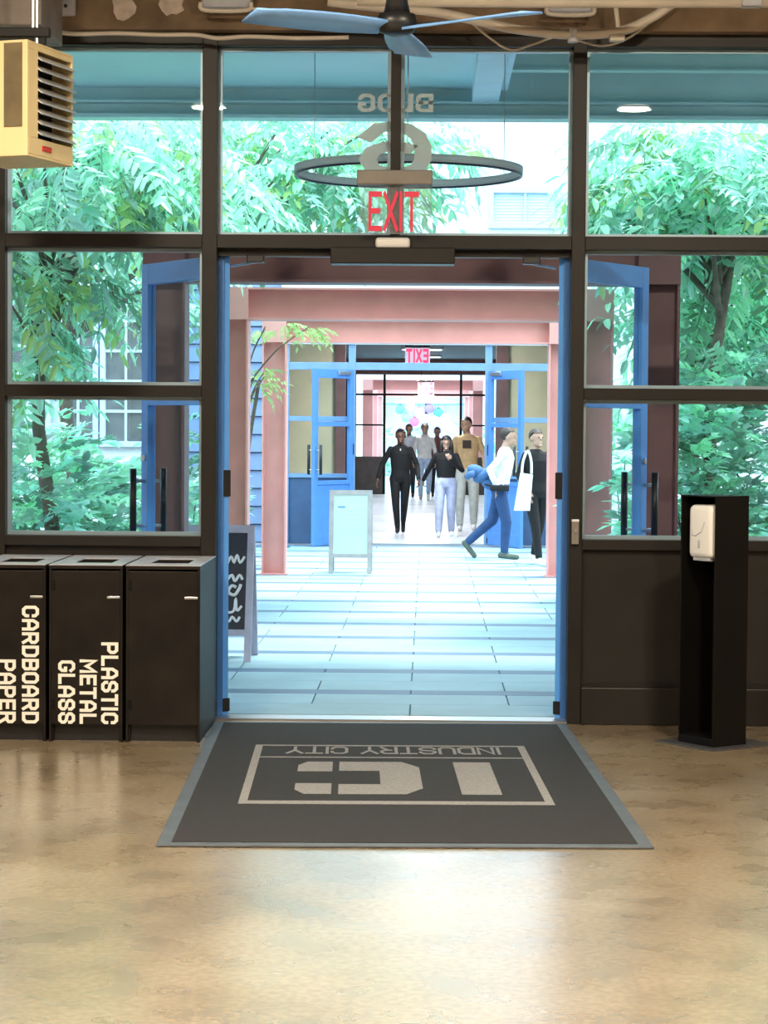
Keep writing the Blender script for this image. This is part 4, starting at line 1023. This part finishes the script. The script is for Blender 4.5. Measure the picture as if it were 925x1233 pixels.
    for sg in (-1, 1): child('eye', MB().ell(hp(sg*.031, -.082, .016), (.012, .006, .007), 8, 6, hr), EYE_M)
    h = MB(); hairm = hairm or HAIRB
    def shell(c0, r, cut):
        nu, nv = 20, 12; vs = []; fs = []
        for j in range(nv+1):
            for i in range(nu):
                ph = math.pi*j/nv; th = 2*math.pi*i/nu; q = V(math.sin(ph)*math.cos(th), math.sin(ph)*math.sin(th), math.cos(ph))
                front = max(0, -q.y); lim = cut(q)
                zq = max(q.z, lim); vs.append(hp(c0[0]+q.x*r[0], c0[1]+q.y*r[1], c0[2]+zq*r[2]))
        for j in range(nv): fs += [(j*nu+i, (j+1)*nu+i, (j+1)*nu+(i+1) % nu, j*nu+(i+1) % nu) for i in range(nu)]
        h.add(vs, fs)
    if hair == 'short': shell((0, .018, .035), (.086, .103, .098), lambda q: .42 if q.y < -.25 else (-.85 if q.y > .15 else -.35))
    else:
        shell((0, .02, .03), (.092, .108, .104), lambda q: .42 if q.y < -.35 else -.9)
        for sg in (-1, 1): h.tube([hp(sg*.07, -.01, .05), hp(sg*.088, -.015, -.06), hp(sg*.092, -.02, -.16), hp(sg*.085, -.02, -.24)], [.03, .038, .036, .014], 10)
        h.tube([hp(0, .06, 0), hp(0, .075, -.1), hp(0, .07, -.22), hp(0, .065, -.28)], [.07, .085, .08, .03], 12)
    child('hair', h, hairm)
    return t, s, child
BLK = cloth('black', (.005, .005, .006)); JEAN = cloth('blue_denim', (.022, .06, .16)); LJEAN = cloth('lilac_denim', (.48, .50, .68)); TANC = cloth('tan', (.55, .38, .20)); PALE = cloth('pale_trouser', (.55, .60, .58))
WHC = cloth('white', (.85, .88, .9)); SHB = cloth('shoe_black', (.012, .012, .014)); SHW = cloth('shoe_white', (.8, .8, .8)); SHG = cloth('shoe_olive', (.10, .12, .09)); BRN = cloth('dark_red', (.09, .03, .03)); GRY = cloth('grey', (.25, .26, .3))
STAND = dict(elbL=(-.23, .03, 1.12), wrL=(-.25, -.03, .87), elbR=(.23, .03, 1.12), wrR=(.25, -.03, .87), kneL=(-.10, -.02, .48), ankL=(-.10, .03, .085), kneR=(.10, -.02, .48), ankR=(.10, .03, .085), handL=(0, -.1, -1), handR=(0, -.1, -1), palmL=(1, 0, 0), palmR=(-1, 0, 0))
def pose(**k): d = dict(STAND); d.update(k); return d
# man in black and woman holding hands
Y1_, Y2_ = 31.5, 30.7
x1, x2 = at(482, 600, Y1_).x, at(537, 600, Y2_).x
hx = at(507, 585, 31.1)
s1, s2 = 1.50/1.7, 1.41/1.7
hl1 = ((hx.x-.035-x1)/s1, (31.1-Y1_)/s1, (hx.z+.09)/s1); hl2 = ((hx.x+.04-x2)/s2, (31.1-Y2_)/s2, (hx.z+.09)/s2)
t, s, ch = person('person in black top and trousers walking hand in hand', (x1, Y1_, 0), 0, 1.50,
    pose(elbL=(-.30, .06, 1.12), wrL=(-.36, -.06, .91), elbR=(.27, -.05, 1.12), wrR=hl1, handL=(-.3, -.2, -1), handR=(.15, 0, -1), kneL=(-.07, -.10, .49), ankL=(-.04, -.02, .10), kneR=(.07, .02, .50), ankR=(.05, .30, .19), toeR=(0, -1, -.9), curlR=.7),
    [SKIN_D, BLK, BLK, SHB], 'short', HAIRB)
ch('collar_pin', MB().ell((0, -.112, 1.37), (.012, .006, .02), 8, 6), WHITE)
t, s, ch = person('long-haired person in black top and lilac jeans holding a phone to the chin', (x2, Y2_, 0), 0, 1.41,
    pose(elbL=(-.30, .08, 1.12), wrL=hl2, elbR=(.27, -.06, 1.13), wrR=(.07, -.24, 1.30), handL=(-.15, 0, -1), handR=(-.45, -.1, .9), palmR=(0, .9, .3), curlR=.8, curlL=.7, kneL=(-.11, -.06, .48), ankL=(-.12, -.06, .09), kneR=(.09, .02, .48), ankR=(.10, .16, .10), hem=1.0, flare=1.25, torso_w=1, nod=6),
    [SKIN_L, BLK, LJEAN, SHW], 'long', HAIRB, torso_w=1.05)
ph = thing('mobile_phone', 'dark mobile phone held up by the long-haired person', 'phone', (x2+.03*s2, Y2_-.245*s2, 1.30*s2))
bbox(-.02, .05, -.006, .006, -.0, .13, b=.004).build('case', BLACK, ph, local=True)
x3 = at(562, 600, 32.6).x
t, s, ch = person('tall person in tan sweatshirt with dark chest print and pale trousers', (x3, 32.6, 0), 0, 1.68,
    pose(elbR=(.27, .04, 1.13), wrR=(.27, -.06, .90), kneL=(-.10, -.06, .48), ankL=(-.10, -.02, .085), kneR=(.11, .0, .48), ankR=(.11, .12, .10), turn=-25, flare=1.2, head=(-.02, -.01, 0)), [SKIN_L, TANC, PALE, SHW], 'short', HAIRB, torso_w=1.05)
ch('chest_print', MB().bbox(-.07, .06, -.135, -.118, 1.24, 1.36, b=.004), mat('print_brown', (.04, .025, .02), .8))
# far walkers in the hall
x4 = at(511, 600, 46).x
person('person in white shirt and light jeans far down the hall', (x4, 46, 0), 0, 1.60, pose(kneL=(-.09, -.1, .49), ankL=(-.08, -.05, .09), ankR=(.09, .2, .14), toeR=(0, -1, -.7), flare=1.15), [SKIN_M, WHC, cloth('light_denim', (.45, .6, .8)), SHW], 'short', HAIRB, .014, group='walkers far down the hall')
person('person in grey top and dark trousers far down the hall', (at(492, 600, 47.8).x, 47.8, 0), 0, 1.58, pose(), [SKIN_D, GRY, BLK, SHB], 'short', HAIRB, .014, group='walkers far down the hall')
person('person in dark red top far down the hall', (at(526, 600, 48.3).x, 48.3, 0), 0, 1.52, pose(), [SKIN_D, BRN, BLK, SHB], 'short', HAIRB, .014, group='walkers far down the hall')
# woman in white walking across
x6 = at(602, 600, 25.7).x; Y6 = 25.7
t, s, ch = person('person in white shirt and blue jeans striding across the pavers', (x6, Y6, 0), R(85), 1.53,
    pose(lean=(0, -.07, 0), elbL=(-.20, .12, 1.16), wrL=(-.16, .03, .93), elbR=(.21, .16, 1.14), wrR=(.20, .02, .92), handR=(0, -.4, -.6), kneR=(.10, .10, .50), ankR=(.09, .43, .20), toeR=(0, -.75, -1), kneL=(-.09, -.09, .49), ankL=(-.09, -.07, .085), flare=1.15, hip_z=.89, hem=.97, head=(0, -.03, 0)),
    [SKIN_L, WHC, JEAN, SHG], 'short', HAIRG)
jb = thing('denim_jacket', 'blue denim jacket slung over the arm of the striding person', 'jacket', (x6-.20, Y6-.05, .86))
jm = MB(); jm.ell((0, 0, .12), (.13, .09, .07), 14, 9, Matrix.Rotation(R(-30), 3, 'Y')); jm.ell((-.08, .0, .17), (.11, .08, .07), 14, 9, Matrix.Rotation(R(20), 3, 'Y')); jm.ell((.06, .01, .02), (.10, .08, .06), 14, 9, Matrix.Rotation(R(35), 3, 'Y'))
jm.build('folded_cloth', cloth('jacket_denim', (.06, .14, .30)), jb, True, True); MB().tube([(-.1, -.05, .14), (-.17, -.06, .12), (-.19, -.05, .08)], [.05, .04, .03], 10).build('sleeve', MATS['cloth_jacket_denim'], jb, True, True)
bb = thing('belt_bag', 'small black belt bag at the hip of the striding person', 'bag', (x6+.02, Y6-.19, .80))
bbox(-.14, .08, -.035, .035, 0, .07, b=.015).build('pouch', SHB, bb, True, True); MB().tube([(-.13, 0, .06), (-.2, .05, .075)], .012, 8).build('strap', SHB, bb, True, True)
# person in black with tote
x7 = at(645, 600, 24.6).x
t, s, ch = person('person in black with a white tote bag beside the right rear portal column', (x7, 24.6, 0), R(35), 1.52,
    pose(elbL=(-.22, .06, 1.13), wrL=(-.20, -.10, .94), kneL=(-.09, -.12, .49), ankL=(-.09, -.20, .085), kneR=(.09, .03, .49), ankR=(.09, .14, .12), toeR=(0, -1, -.5)), [SKIN_L, BLK, BLK, SHW], 'short', HAIRG)
tb_ = thing('tote_bag', 'white canvas tote bag hanging from the shoulder of the person in black', 'bag', (at(630, 600, 24.4).x, 24.35, .62), R(10))
m = MB(); m.prism([(-.10, 0), (.07, .0), (.10, .40), (-.03, .42)], -.03, .03, 'y'); m.build('bag_body', cloth('tote', (.82, .84, .8)), tb_, local=True)
MB().tube(smooth_pts([V(-.02, 0, .41), V(.0, .02, .55), V(.06, .06, .66), V(.09, .02, .55), V(.09, 0, .41)]), .014, 8).build('strap', MATS['cloth_tote'], tb_, True, True)
